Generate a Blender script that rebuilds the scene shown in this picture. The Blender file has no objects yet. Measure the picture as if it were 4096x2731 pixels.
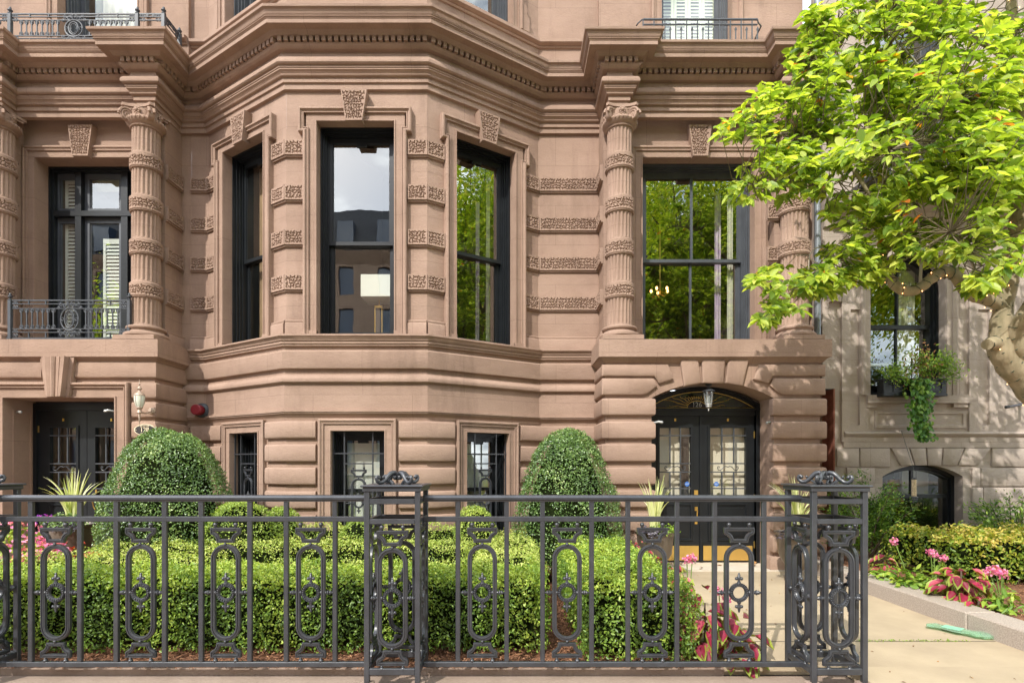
import bpy, bmesh, math, random
import numpy as np
from mathutils import Vector, Matrix, noise as mnoise
R = math.radians
sin, cos, pi = math.sin, math.cos, math.pi
random.seed(7); rng = np.random.default_rng(11)
S = bpy.context.scene
COL = S.collection
# ------------------------------------------------------------------ camera
F = 2200.0; CX = 2048.0; HY = 1855.0; CH = 1.5
cam_d = bpy.data.cameras.new('camera'); cam = bpy.data.objects.new('camera', cam_d); COL.objects.link(cam)
cam.location = (0, 0, CH); cam.rotation_euler = (R(90), 0, 0)
cam_d.sensor_width = 36; cam_d.lens = 36*F/4096; cam_d.shift_x = 0; cam_d.shift_y = (HY-1365.5)/4096
cam_d.clip_start = 0.05; cam_d.clip_end = 500
S.camera = cam
# ------------------------------------------------------------------ sky
SUN_EL, SUN_AZ = 42.0, 30.0      # azimuth: degrees left of straight behind the camera
w = bpy.data.worlds.new('World'); S.world = w; w.use_nodes = True
nt = w.node_tree; nt.nodes.clear()
out = nt.nodes.new('ShaderNodeOutputWorld'); bg = nt.nodes.new('ShaderNodeBackground'); sky = nt.nodes.new('ShaderNodeTexSky')
sky.sky_type = 'NISHITA'; sky.sun_disc = False; sky.sun_elevation = R(SUN_EL); sky.sun_rotation = R(180+SUN_AZ)
sky.air_density = 1.0; sky.dust_density = 1.5
bg.inputs['Strength'].default_value = 0.15
tc = nt.nodes.new('ShaderNodeTexCoord'); mp = nt.nodes.new('ShaderNodeMapping'); mp.inputs['Scale'].default_value = (1, 1, 2.2)
ns = nt.nodes.new('ShaderNodeTexNoise'); ns.inputs['Scale'].default_value = 3.2; ns.inputs['Detail'].default_value = 8; ns.inputs['Roughness'].default_value = .58
rp = nt.nodes.new('ShaderNodeValToRGB'); rp.color_ramp.elements[0].position = .38; rp.color_ramp.elements[1].position = .56
ns2 = nt.nodes.new('ShaderNodeTexNoise'); ns2.inputs['Scale'].default_value = 9; ns2.inputs['Detail'].default_value = 6
cr = nt.nodes.new('ShaderNodeValToRGB'); cr.color_ramp.elements[0].color = (3.6, 4.1, 5.0, 1); cr.color_ramp.elements[1].color = (18, 18.2, 18.6, 1)
cr.color_ramp.elements[0].position = .35; cr.color_ramp.elements[1].position = .62
mx = nt.nodes.new('ShaderNodeMixRGB')
L = nt.links.new
L(tc.outputs['Generated'], mp.inputs[0]); L(mp.outputs[0], ns.inputs['Vector']); L(mp.outputs[0], ns2.inputs['Vector'])
L(ns.outputs[0], rp.inputs[0]); L(ns2.outputs[0], cr.inputs[0]); L(rp.outputs[0], mx.inputs[0])
L(sky.outputs[0], mx.inputs[1]); L(cr.outputs[0], mx.inputs[2]); L(mx.outputs[0], bg.inputs[0]); L(bg.outputs[0], out.inputs[0])
# ------------------------------------------------------------------ sun
sd = bpy.data.lights.new('sun', 'SUN'); sd.energy = 2.6; sd.angle = R(.55); sd.color = (1, .955, .885)
so = bpy.data.objects.new('sun', sd); COL.objects.link(so)
sdir = Vector((-sin(R(SUN_AZ))*cos(R(SUN_EL)), -cos(R(SUN_AZ))*cos(R(SUN_EL)), sin(R(SUN_EL))))
so.rotation_euler = sdir.to_track_quat('Z', 'Y').to_euler(); so.location = (0, 0, 30)
S.view_settings.view_transform = 'Standard'; S.view_settings.look = 'None'; S.view_settings.gamma = 1
S.view_settings.exposure = 1.0
S.cycles.max_bounces = 8; S.cycles.transparent_max_bounces = 12
# ------------------------------------------------------------------ materials
def nodes(m):
    m.use_nodes = True; t = m.node_tree; return t, t.nodes['Principled BSDF']
def mat(name, c, rough=.7, metal=0, var=.0, vscale=3, bump=0, bscale=40, c2=None, vdetail=4, stretch=None, emit=None, spec=None):
    m = bpy.data.materials.new(name); t, b = nodes(m); N = t.nodes; lk = t.links.new
    b.inputs['Base Color'].default_value = (*c, 1); b.inputs['Roughness'].default_value = rough; b.inputs['Metallic'].default_value = metal
    if spec is not None: b.inputs['Specular IOR Level'].default_value = spec
    tcn = N.new('ShaderNodeTexCoord'); src = tcn.outputs['Object']
    if stretch:
        mpn = N.new('ShaderNodeMapping'); mpn.inputs['Scale'].default_value = stretch; lk(src, mpn.inputs[0]); src = mpn.outputs[0]
    if var or c2:
        n = N.new('ShaderNodeTexNoise'); n.inputs['Scale'].default_value = vscale; n.inputs['Detail'].default_value = vdetail; n.inputs['Roughness'].default_value = .6
        lk(src, n.inputs['Vector']); r = N.new('ShaderNodeValToRGB')
        a = c2 if c2 else tuple(x*(1-var) for x in c); bb = c if c2 else tuple(min(1, x*(1+var)) for x in c)
        r.color_ramp.elements[0].color = (*a, 1); r.color_ramp.elements[1].color = (*bb, 1)
        r.color_ramp.elements[0].position = .32; r.color_ramp.elements[1].position = .68
        lk(n.outputs[0], r.inputs[0]); lk(r.outputs[0], b.inputs['Base Color'])
    if bump:
        n2 = N.new('ShaderNodeTexNoise'); n2.inputs['Scale'].default_value = bscale; n2.inputs['Detail'].default_value = 5
        bp = N.new('ShaderNodeBump'); bp.inputs['Strength'].default_value = bump; bp.inputs['Distance'].default_value = .01
        lk(src, n2.inputs['Vector']); lk(n2.outputs[0], bp.inputs['Height']); lk(bp.outputs[0], b.inputs['Normal'])
    if emit:
        b.inputs['Emission Color'].default_value = (*emit[0], 1); b.inputs['Emission Strength'].default_value = emit[1]
    return m
def stone(name, c, c2, cd, stain=.7):
    """painted brownstone: broad tone drift, horizontal weather streaks, rain stains, trowel bump"""
    m = bpy.data.materials.new(name); t, b = nodes(m); N = t.nodes; lk = t.links.new
    b.inputs['Roughness'].default_value = .82; b.inputs['Specular IOR Level'].default_value = .25
    tcn = N.new('ShaderNodeTexCoord')
    def nz(scale, st, det=5, ro=.6):
        mpn = N.new('ShaderNodeMapping'); mpn.inputs['Scale'].default_value = st; lk(tcn.outputs['Object'], mpn.inputs[0])
        n = N.new('ShaderNodeTexNoise'); n.inputs['Scale'].default_value = scale; n.inputs['Detail'].default_value = det; n.inputs['Roughness'].default_value = ro
        lk(mpn.outputs[0], n.inputs['Vector']); return n.outputs[0]
    def ramp(s, a, bb, p0, p1):
        r = N.new('ShaderNodeValToRGB'); r.color_ramp.elements[0].color = (*a, 1); r.color_ramp.elements[1].color = (*bb, 1)
        r.color_ramp.elements[0].position = p0; r.color_ramp.elements[1].position = p1; lk(s, r.inputs[0]); return r.outputs[0]
    base = ramp(nz(1.3, (1, 1, 1.6)), c2, c, .35, .65)
    st = ramp(nz(2.2, (1, 1, .22), 6, .65), (1, 1, 1), (0, 0, 0), .52, .74)
    mxn = N.new('ShaderNodeMixRGB'); mxn.inputs[2].default_value = (*cd, 1)
    mu = N.new('ShaderNodeMath'); mu.operation = 'MULTIPLY_ADD'; mu.inputs[1].default_value = -stain; mu.inputs[2].default_value = stain
    lk(st, mu.inputs[0]); lk(mu.outputs[0], mxn.inputs[0]); lk(base, mxn.inputs[1])
    fine = ramp(nz(55, (1, 1, 2.5), 4, .7), (.9, .9, .9), (1.06, 1.06, 1.06), .3, .7)
    m2 = N.new('ShaderNodeMixRGB'); m2.blend_type = 'MULTIPLY'; m2.inputs[0].default_value = 1; lk(mxn.outputs[0], m2.inputs[1]); lk(fine, m2.inputs[2])
    sp = N.new('ShaderNodeSeparateXYZ'); cb_ = N.new('ShaderNodeCombineXYZ'); lk(tcn.outputs['Object'], sp.inputs[0]); lk(sp.outputs[0], cb_.inputs[0]); lk(sp.outputs[2], cb_.inputs[1])
    bk = N.new('ShaderNodeTexBrick'); bk.inputs['Color1'].default_value = (1, 1, 1, 1); bk.inputs['Color2'].default_value = (.93, .93, .93, 1); bk.inputs['Mortar'].default_value = (.62, .6, .58, 1)
    bk.inputs['Scale'].default_value = 1; bk.inputs['Mortar Size'].default_value = .0035; bk.inputs['Mortar Smooth'].default_value = .4; bk.inputs['Brick Width'].default_value = 1.35; bk.inputs['Row Height'].default_value = .61; lk(cb_.outputs[0], bk.inputs['Vector'])
    m3 = N.new('ShaderNodeMixRGB'); m3.blend_type = 'MULTIPLY'; m3.inputs[0].default_value = .75; lk(m2.outputs[0], m3.inputs[1]); lk(bk.outputs[0], m3.inputs[2])
    lk(m3.outputs[0], b.inputs['Base Color'])
    bp = N.new('ShaderNodeBump'); bp.inputs['Strength'].default_value = .55; bp.inputs['Distance'].default_value = .012
    ad = N.new('ShaderNodeMath'); ad.operation = 'ADD'; lk(nz(30, (1, 1, 3), 6, .7), ad.inputs[0]); lk(nz(7, (1, 1, 1.5), 3), ad.inputs[1])
    lk(ad.outputs[0], bp.inputs['Height']); lk(bp.outputs[0], b.inputs['Normal'])
    return m
STONE = stone('painted_brownstone', (.362, .249, .188), (.300, .202, .150), (.195, .128, .094))
STONE2 = stone('painted_brownstone_left', (.355, .240, .176), (.292, .195, .142), (.19, .125, .092))
STONE3 = stone('grey_brownstone', (.43, .36, .31), (.37, .31, .265), (.25, .215, .185), .5)
BRICK = mat('red_brick', (.24, .085, .055), .85, var=.25, vscale=12, bump=.4)
IRON = mat('black_iron', (.033, .036, .042), .34, .0, var=.25, vscale=9, bump=.12, bscale=60, spec=.75)
IRON2 = mat('grey_iron', (.045, .050, .058), .5, .0, var=.2, vscale=9, spec=.45)
WOOD = mat('black_painted_wood', (.010, .012, .014), .36, var=.2, vscale=5, spec=.38, bump=.08, bscale=30)
WOODG = mat('charcoal_painted_wood', (.05, .056, .065), .42, var=.2, vscale=5, spec=.6)
WHITE = mat('white_paint', (.66, .68, .62), .5, var=.06)
PALE = mat('pale_green_shutter', (.52, .56, .41), .6, var=.05)
CURT = mat('cream_curtain', (.62, .59, .50), .9, var=.06)
PURP = mat('lilac_curtain', (.42, .30, .48), .9, c2=(.70, .60, .66), vscale=14, stretch=(1, 1, .25))
ROOM = mat('dark_room', (.045, .032, .024), .95)
ROOML = mat('beige_hall', (.78, .70, .56), .95)
BRASS = mat('brass', (.80, .52, .14), .28, .85, var=.1)
BRASSB = mat('brushed_brass', (.66, .43, .12), .5, .75, var=.08, stretch=(1, 1, .3))
GOLD = mat('gold_leaf', (.72, .50, .12), .45, .3)
SILV = mat('silver_paint', (.38, .38, .36), .45, .5)
BRONZE = mat('antique_bronze', (.36, .27, .20), .45, .3, var=.2)
FROST = mat('frosted_glass', (.62, .64, .52), .35)
RED = mat('red_cap', (.20, .012, .02), .4)
SHADE = mat('white_lamp_shade', (.86, .86, .78), .8)
CONC = mat('path_concrete', (.45, .36, .24), .9, c2=(.33, .262, .175), vscale=1.3, bump=.35, bscale=70, vdetail=9)
SLAB = mat('pale_slab', (.58, .52, .43), .9, c2=(.50, .44, .36), vscale=5, bump=.3, bscale=60)
WALK = mat('brown_sidewalk', (.30, .225, .175), .9, c2=(.235, .172, .13), vscale=3, bump=.4, bscale=60, vdetail=8)
GRAN = mat('granite', (.46, .39, .32), .85, c2=(.27, .225, .19), vscale=90, bump=.4, bscale=80)
MULCH = mat('mulch', (.28, .125, .06), .95, c2=(.10, .045, .025), vscale=30, bump=1, bscale=60)
ASPH = mat('asphalt', (.10, .10, .10), .9, var=.2, vscale=4, bump=.3)
BARK = mat('grey_bark', (.38, .31, .20), .9, c2=(.20, .17, .10), vscale=9, bump=.9, bscale=22, stretch=(1, 1, .5))
BARK2 = mat('brown_bark', (.14, .10, .07), .9, c2=(.08, .06, .04), vscale=9, bump=.8)
TWIG = mat('pale_twig', (.36, .32, .26), .85, var=.2); TWIGD = mat('brown_twig', (.15, .12, .075), .85, var=.2)
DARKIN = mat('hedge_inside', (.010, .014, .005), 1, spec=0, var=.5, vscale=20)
def leafmat(name, cols, rough=.4, trans=.3, spec=.5):
    m = bpy.data.materials.new(name); t, b = nodes(m); N = t.nodes; lk = t.links.new
    a = N.new('ShaderNodeAttribute'); a.attribute_name = 'rnd'; r = N.new('ShaderNodeValToRGB')
    e = r.color_ramp.elements
    e[0].position = cols[0][0]; e[0].color = (*cols[0][1], 1); e[1].position = cols[-1][0]; e[1].color = (*cols[-1][1], 1)
    for p, c in cols[1:-1]:
        x = e.new(p); x.color = (*c, 1)
    lk(a.outputs['Fac'], r.inputs[0]); lk(r.outputs[0], b.inputs['Base Color'])
    b.inputs['Roughness'].default_value = rough; b.inputs['Specular IOR Level'].default_value = spec
    tr = N.new('ShaderNodeBsdfTranslucent'); mxs = N.new('ShaderNodeMixShader'); mxs.inputs[0].default_value = trans
    br = N.new('ShaderNodeMixRGB'); br.blend_type = 'MULTIPLY'; br.inputs[0].default_value = 1; br.inputs[2].default_value = (1.5, 1.5, .6, 1)
    lk(r.outputs[0], br.inputs[1]); lk(br.outputs[0], tr.inputs[0])
    lk(b.outputs[0], mxs.inputs[1]); lk(tr.outputs[0], mxs.inputs[2]); lk(mxs.outputs[0], t.nodes['Material Output'].inputs[0])
    return m
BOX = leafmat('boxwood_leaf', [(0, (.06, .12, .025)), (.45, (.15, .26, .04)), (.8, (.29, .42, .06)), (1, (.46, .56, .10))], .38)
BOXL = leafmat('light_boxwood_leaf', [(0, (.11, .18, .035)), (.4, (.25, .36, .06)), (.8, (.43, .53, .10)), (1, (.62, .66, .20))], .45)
BOXD = leafmat('glossy_dark_leaf', [(0, (.04, .085, .025)), (.5, (.11, .20, .05)), (.85, (.22, .34, .09)), (1, (.42, .52, .20))], .3, .2, .7)
MAG = leafmat('magnolia_leaf', [(0, (.10, .18, .025)), (.45, (.27, .38, .045)), (.8, (.45, .54, .08)), (.955, (.60, .64, .15)), (.962, (.75, .50, .02)), (.985, (.75, .30, .04)), (1, (.5, .15, .04))], .42, .5)
LOC = leafmat('locust_leaf', [(0, (.16, .28, .02)), (.5, (.42, .54, .04)), (.85, (.62, .68, .06)), (1, (.75, .68, .08))], .5, .45)
SPIKE = leafmat('striped_leaf', [(0, (.30, .38, .07)), (.5, (.62, .66, .30)), (1, (.80, .78, .52))], .45, .25)
COLEUS = leafmat('coleus_leaf', [(0, (.16, .012, .03)), (.35, (.42, .03, .08)), (.62, (.62, .17, .20)), (.63, (.22, .28, .04)), (1, (.34, .40, .06))], .5, .3)
PINK = leafmat('pink_petal', [(0, (.62, .12, .32)), (1, (.85, .36, .55))], .6, .3)
VIOL = leafmat('violet_petal', [(0, (.25, .03, .42)), (.5, (.30, .05, .6)), (1, (.75, .04, .50))], .6, .3)
REDL = leafmat('red_leaf', [(0, (.35, .02, .02)), (1, (.70, .10, .06))], .5, .3)
HERB = leafmat('herb_leaf', [(0, (.09, .19, .02)), (.6, (.22, .36, .04)), (1, (.38, .46, .06))], .45)
IVY = leafmat('ivy_leaf', [(0, (.04, .12, .02)), (.6, (.10, .25, .03)), (1, (.25, .40, .06))], .45)
DRYL = leafmat('dry_leaf', [(0, (.16, .07, .03)), (1, (.48, .26, .10))], .8, .1)
MULC = leafmat('mulch_chip', [(0, (.10, .045, .025)), (.6, (.26, .12, .06)), (1, (.44, .23, .12))], .9, 0)
def glassmat(name, refl=.30, tint=(.93, .95, .93)):
    m = bpy.data.materials.new(name); t, b = nodes(m); N = t.nodes; lk = t.links.new; N.remove(b)
    g = N.new('ShaderNodeBsdfGlossy'); g.inputs['Roughness'].default_value = .004; g.inputs['Color'].default_value = (.96, 1, .97, 1)
    tp = N.new('ShaderNodeBsdfTransparent'); tp.inputs[0].default_value = (*tint, 1)
    lw = N.new('ShaderNodeLayerWeight'); lw.inputs[0].default_value = .28
    mr = N.new('ShaderNodeMapRange'); mr.inputs[3].default_value = refl; mr.inputs[4].default_value = .95
    nn = N.new('ShaderNodeTexNoise'); nn.inputs['Scale'].default_value = 1.6; tcn = N.new('ShaderNodeTexCoord'); lk(tcn.outputs['Object'], nn.inputs['Vector'])
    bp = N.new('ShaderNodeBump'); bp.inputs['Strength'].default_value = .03; bp.inputs['Distance'].default_value = .04; lk(nn.outputs[0], bp.inputs['Height']); lk(bp.outputs[0], g.inputs['Normal'])
    ms = N.new('ShaderNodeMixShader'); pw = N.new('ShaderNodeMath'); pw.operation = 'POWER'; pw.inputs[1].default_value = 4.5; lw.inputs[0].default_value = .5; lk(lw.outputs['Facing'], pw.inputs[0]); lk(pw.outputs[0], mr.inputs[0]); lk(mr.outputs[0], ms.inputs[0]); lk(tp.outputs[0], ms.inputs[1]); lk(g.outputs[0], ms.inputs[2])
    lk(ms.outputs[0], N['Material Output'].inputs[0]); return m
GLASS = glassmat('window_glass', .24)
GLASSD = glassmat('door_glass', .16)
GREENP = glassmat('green_plastic', .06, (.62, .88, .70)); _t = GREENP.node_tree; _o = _t.nodes['Material Output']; _s = _o.inputs[0].links[0].from_socket
_d = _t.nodes.new('ShaderNodeBsdfDiffuse'); _d.inputs[0].default_value = (.40, .58, .42, 1); _m = _t.nodes.new('ShaderNodeMixShader'); _m.inputs[0].default_value = .32; _t.links.new(_s, _m.inputs[1]); _t.links.new(_d.outputs[0], _m.inputs[2]); _t.links.new(_m.outputs[0], _o.inputs[0])
# ------------------------------------------------------------------ scene graph helpers
W = {}
def tag(o, label=None, cat=None, group=None, kind=None):
    if label: o['label'] = label
    if cat: o['category'] = cat
    if group: o['group'] = group
    if kind: o['kind'] = kind
    return o
def thing(name, loc, label, cat, group=None, rz=0):
    o = bpy.data.objects.new(name, None); COL.objects.link(o); o.location = loc; o.rotation_euler = (0, 0, rz); o.empty_display_size = .1
    W[o.name] = Vector(loc); return tag(o, label, cat, group)
def copy_tree(o, parent=None):
    c = o.copy(); COL.objects.link(c)
    if parent: c.parent = parent
    W[c.name] = W.get(o.name, Vector())
    for ch in [k for k in o.children]: copy_tree(ch, c)
    return c
class Fr:                                   # local wall frame: u along the wall, d out of the wall, z up
    def __init__(s, x, y, ux=1, uy=0):
        l = math.hypot(ux, uy); s.x, s.y, s.ux, s.uy = x, y, ux/l, uy/l; s.nx, s.ny = s.uy, -s.ux
    def __call__(s, u, d, z): return (s.x+s.ux*u+s.nx*d, s.y+s.uy*u+s.ny*d, z)
    def off(s, u, d=0): return Fr(*s(u, d, 0)[:2], s.ux, s.uy)
WORLD = lambda x, y, z: (x, y, z)
def miter(path, closed):
    n = len(path); ms = []
    for i in range(n):
        def nm(a, b):
            dx, dy = b[0]-a[0], b[1]-a[1]; l = math.hypot(dx, dy) or 1e-9; return (dy/l, -dx/l)
        n1 = nm(path[i-1], path[i]) if (closed or i > 0) else None
        n2 = nm(path[i], path[(i+1) % n]) if (closed or i < n-1) else None
        if n1 is None: n1 = n2
        if n2 is None: n2 = n1
        k = 1+n1[0]*n2[0]+n1[1]*n2[1]; k = max(k, .15); ms.append(((n1[0]+n2[0])/k, (n1[1]+n2[1])/k))
    return ms
class MB:
    def __init__(s, fr=WORLD): s.v = []; s.f = []; s.fr = fr
    def P(s, *p): s.v.append(tuple(s.fr(*p))); return len(s.v)-1
    def quad(s, a, b, c, d): i = [s.P(*p) for p in (a, b, c, d)]; s.f.append(i); return s
    def poly(s, pts): s.f.append([s.P(*p) for p in pts]); return s
    def box(s, x0, x1, y0, y1, z0, z1, skip=''):
        i = [s.P(x, y, z) for x in (x0, x1) for y in (y0, y1) for z in (z0, z1)]
        q = {'x': (0, 1, 3, 2), 'X': (4, 6, 7, 5), 'y': (0, 4, 5, 1), 'Y': (2, 3, 7, 6), 'z': (0, 2, 6, 4), 'Z': (1, 5, 7, 3)}
        for k, f in q.items():
            if k not in skip: s.f.append([i[j] for j in f])
        return s
    def bbox(s, x0, x1, y0, y1, z0, z1, b=.006):
        """bevelled box"""
        xs, ys, zs = (x0, x1), (y0, y1), (z0, z1); idx = {}
        for i in (0, 1):
            for j in (0, 1):
                for k in (0, 1):
                    sx, sy, sz = (b, -b)[i], (b, -b)[j], (b, -b)[k]
                    idx[i, j, k] = (s.P(xs[i], ys[j]+sy, zs[k]+sz), s.P(xs[i]+sx, ys[j], zs[k]+sz), s.P(xs[i]+sx, ys[j]+sy, zs[k]))
        for i in (0, 1):
            s.f.append([idx[i, 0, 0][0], idx[i, 1, 0][0], idx[i, 1, 1][0], idx[i, 0, 1][0]])
            s.f.append([idx[0, i, 0][1], idx[1, i, 0][1], idx[1, i, 1][1], idx[0, i, 1][1]])
            s.f.append([idx[0, 0, i][2], idx[1, 0, i][2], idx[1, 1, i][2], idx[0, 1, i][2]])
            for j in (0, 1):
                s.f.append([idx[i, j, 0][0], idx[i, j, 1][0], idx[i, j, 1][1], idx[i, j, 0][1]])
                s.f.append([idx[i, 0, j][0], idx[i, 1, j][0], idx[i, 1, j][2], idx[i, 0, j][2]])
                s.f.append([idx[0, i, j][1], idx[1, i, j][1], idx[1, i, j][2], idx[0, i, j][2]])
                for k in (0, 1): s.f.append(list(idx[i, j, k]))
        return s
    def sweep(s, path, prof, closed=False, caps=True, flat=True, wrap=False):
        """path (a,b); prof (offset, height). flat: a,b are x,y and height is z; else a,b are x/u,z and height is the depth axis"""
        ms = miter(path, closed); n = len(path); m = len(prof); base = len(s.v)
        for p, mm in zip(path, ms):
            for o, h in prof:
                a, b = p[0]+mm[0]*o, p[1]+mm[1]*o
                s.P(a, b, h) if flat else s.P(a, h, b)
        for i in range(n if closed else n-1):
            j = (i+1) % n
            for k in range(m if wrap else m-1):
                l = (k+1) % m
                s.f.append([base+i*m+k, base+j*m+k, base+j*m+l, base+i*m+l])
        if caps and not closed:
            s.f.append([base+k for k in range(m)]); s.f.append([base+(n-1)*m+k for k in range(m)][::-1])
        return s
    def prism(s, poly, d0, d1, inset=0, back=False):
        """polygon in (u,z), from depth d0 to d1, front face inset"""
        n = len(poly); ar = sum(poly[i][0]*poly[(i+1) % n][1]-poly[(i+1) % n][0]*poly[i][1] for i in range(n))
        sg = -1 if ar > 0 else 1
        ms = miter(poly, True); r0 = [s.P(p[0], d0, p[1]) for p in poly]
        if inset:
            dd = d1-(inset*.8 if d1 > d0 else -inset*.8)
            r1 = [s.P(p[0], dd, p[1]) for p in poly]; r2 = [s.P(p[0]+m[0]*inset*sg, d1, p[1]+m[1]*inset*sg) for p, m in zip(poly, ms)]
            rs = [r0, r1, r2]
        else: rs = [r0, [s.P(p[0], d1, p[1]) for p in poly]]
        for A, B in zip(rs, rs[1:]):
            for i in range(n): s.f.append([A[i], A[(i+1) % n], B[(i+1) % n], B[i]])
        s.f.append(rs[-1])
        if back: s.f.append(rs[0][::-1])
        return s
    def lathe(s, c, prof, n=20, axis='z', a0=0, a1=2*pi):
        """prof (r, h) about an axis through c"""
        full = abs(a1-a0-2*pi) < 1e-6; k = n if full else n+1; base = len(s.v); m = len(prof)
        for i in range(k):
            a = a0+(a1-a0)*i/n; ca, sa = cos(a), sin(a)
            for r, h in prof:
                if axis == 'z': s.P(c[0]+r*ca, c[1]+r*sa, c[2]+h)
                elif axis == 'x': s.P(c[0]+h, c[1]+r*ca, c[2]+r*sa)
                else: s.P(c[0]+r*ca, c[1]+h, c[2]+r*sa)
        for i in range(n if full else n):
            j = (i+1) % k
            for l in range(m-1): s.f.append([base+i*m+l, base+j*m+l, base+j*m+l+1, base+i*m+l+1])
        return s
    def ball(s, c, r, n=10, sc=(1, 1, 1)):
        base = len(s.v); m = max(4, n//2+1)
        for i in range(n):
            a = 2*pi*i/n
            for j in range(m+1):
                t = pi*j/m; s.P(c[0]+r*sc[0]*sin(t)*cos(a), c[1]+r*sc[1]*sin(t)*sin(a), c[2]+r*sc[2]*cos(t))
        for i in range(n):
            k = (i+1) % n
            for j in range(m): s.f.append([base+i*(m+1)+j, base+i*(m+1)+j+1, base+k*(m+1)+j+1, base+k*(m+1)+j])
        return s
    def tube(s, pts, rad, n=8, caps=True):
        P = [Vector(p) for p in pts]; rs = rad if hasattr(rad, '__len__') else [rad]*len(P)
        up = Vector((0, 0, 1)); prev = None; base = len(s.v)
        for i, p in enumerate(P):
            t = (P[min(i+1, len(P)-1)]-P[max(i-1, 0)])
            if t.length < 1e-9: t = Vector((0, 0, 1))
            t.normalize()
            if prev is None:
                prev = t.cross(Vector((.3, .9, .2)) if abs(t.dot(Vector((.3, .9, .2)).normalized())) < .95 else up).normalized()
            prev = (prev-t*prev.dot(t)).normalized(); b = t.cross(prev)
            for k in range(n):
                a = 2*pi*k/n; q = p+(prev*cos(a)+b*sin(a))*rs[i]; s.P(*q)
        for i in range(len(P)-1):
            for k in range(n):
                l = (k+1) % n; s.f.append([base+i*n+k, base+i*n+l, base+(i+1)*n+l, base+(i+1)*n+k])
        if caps: s.f.append([base+k for k in range(n)][::-1]); s.f.append([base+(len(P)-1)*n+k for k in range(n)])
        return s
    def grid_wall(s, u0, u1, z0, z1, holes, d=0):
        us = sorted({u0, u1, *[h[0] for h in holes], *[h[1] for h in holes]}); zs = sorted({z0, z1, *[h[2] for h in holes], *[h[3] for h in holes]})
        us = [u for u in us if u0-1e-6 <= u <= u1+1e-6]; zs = [z for z in zs if z0-1e-6 <= z <= z1+1e-6]
        for a, b in zip(us, us[1:]):
            for c, e in zip(zs, zs[1:]):
                mu, mz = (a+b)/2, (c+e)/2
                if any(h[0] < mu < h[1] and h[2] < mz < h[3] for h in holes): continue
                s.quad((a, d, c), (b, d, c), (b, d, e), (a, d, e))
        return s
    def reveal(s, u0, u1, z0, z1, d0, d1, bottom=True):
        s.quad((u0, d0, z0), (u0, d1, z0), (u0, d1, z1), (u0, d0, z1)); s.quad((u1, d0, z0), (u1, d1, z0), (u1, d1, z1), (u1, d0, z1))
        s.quad((u0, d0, z1), (u0, d1, z1), (u1, d1, z1), (u1, d0, z1))
        if bottom: s.quad((u0, d0, z0), (u0, d1, z0), (u1, d1, z0), (u1, d0, z0))
        return s
    def build(s, name, m, parent=None, loc=None, smooth=30, **tg):
        me = bpy.data.meshes.new(name)
        off = W.get(parent.name, Vector()) if parent else Vector(loc or (0, 0, 0))
        me.from_pydata([(x-off[0], y-off[1], z-off[2]) for x, y, z in s.v], [], s.f)
        me.materials.append(m)
        if smooth:
            me.polygons.foreach_set('use_smooth', [True]*len(me.polygons)); me.set_sharp_from_angle(angle=R(smooth))
        me.update()
        o = bpy.data.objects.new(name, me); COL.objects.link(o)
        if parent: o.parent = parent
        else: o.location = off
        W[o.name] = off
        if tg: tag(o, **tg)
        return o
def pieces(mb, name, m, parent, smooth=30):
    """one object per connected piece"""
    par = list(range(len(mb.v)))
    def fd(i):
        while par[i] != i: par[i] = par[par[i]]; i = par[i]
        return i
    for f in mb.f:
        a = fd(f[0])
        for q in f[1:]: par[fd(q)] = a
    gr = {}
    for f in mb.f: gr.setdefault(fd(f[0]), []).append(f)
    out_ = []
    for fs in gr.values():
        k = MB(); ix = {}
        for f in fs:
            for q in f:
                if q not in ix: ix[q] = len(k.v); k.v.append(mb.v[q])
            k.f.append([ix[q] for q in f])
        out_.append(k.build(name, m, parent, smooth=smooth))
    return out_
def npmesh(name, V, Fc, m, parent=None, loc=None, rnd=None, smooth=False, **tg):
    """V (n,3) float, Fc list of equal-size faces (k,q)"""
    me = bpy.data.meshes.new(name); off = np.array(W.get(parent.name, Vector()) if parent else Vector(loc or (0, 0, 0)))
    V = np.asarray(V, dtype=np.float32)-off.astype(np.float32); k, q = Fc.shape
    me.vertices.add(len(V)); me.vertices.foreach_set('co', V.ravel())
    me.loops.add(k*q); me.loops.foreach_set('vertex_index', Fc.astype(np.int32).ravel())
    me.polygons.add(k); me.polygons.foreach_set('loop_start', np.arange(0, k*q, q, dtype=np.int32))
    if rnd is not None:
        a = me.attributes.new('rnd', 'FLOAT', 'POINT'); a.data.foreach_set('value', np.asarray(rnd, dtype=np.float32))
    me.materials.append(m)
    if smooth: me.polygons.foreach_set('use_smooth', np.ones(k, dtype=bool))
    me.update(calc_edges=True); me.validate()
    o = bpy.data.objects.new(name, me); COL.objects.link(o)
    if parent: o.parent = parent
    else: o.location = Vector(off.tolist())
    W[o.name] = Vector(off.tolist())
    if tg: tag(o, **tg)
    return o
def unit(a): return a/np.maximum(np.linalg.norm(a, axis=1, keepdims=True), 1e-9)
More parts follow.
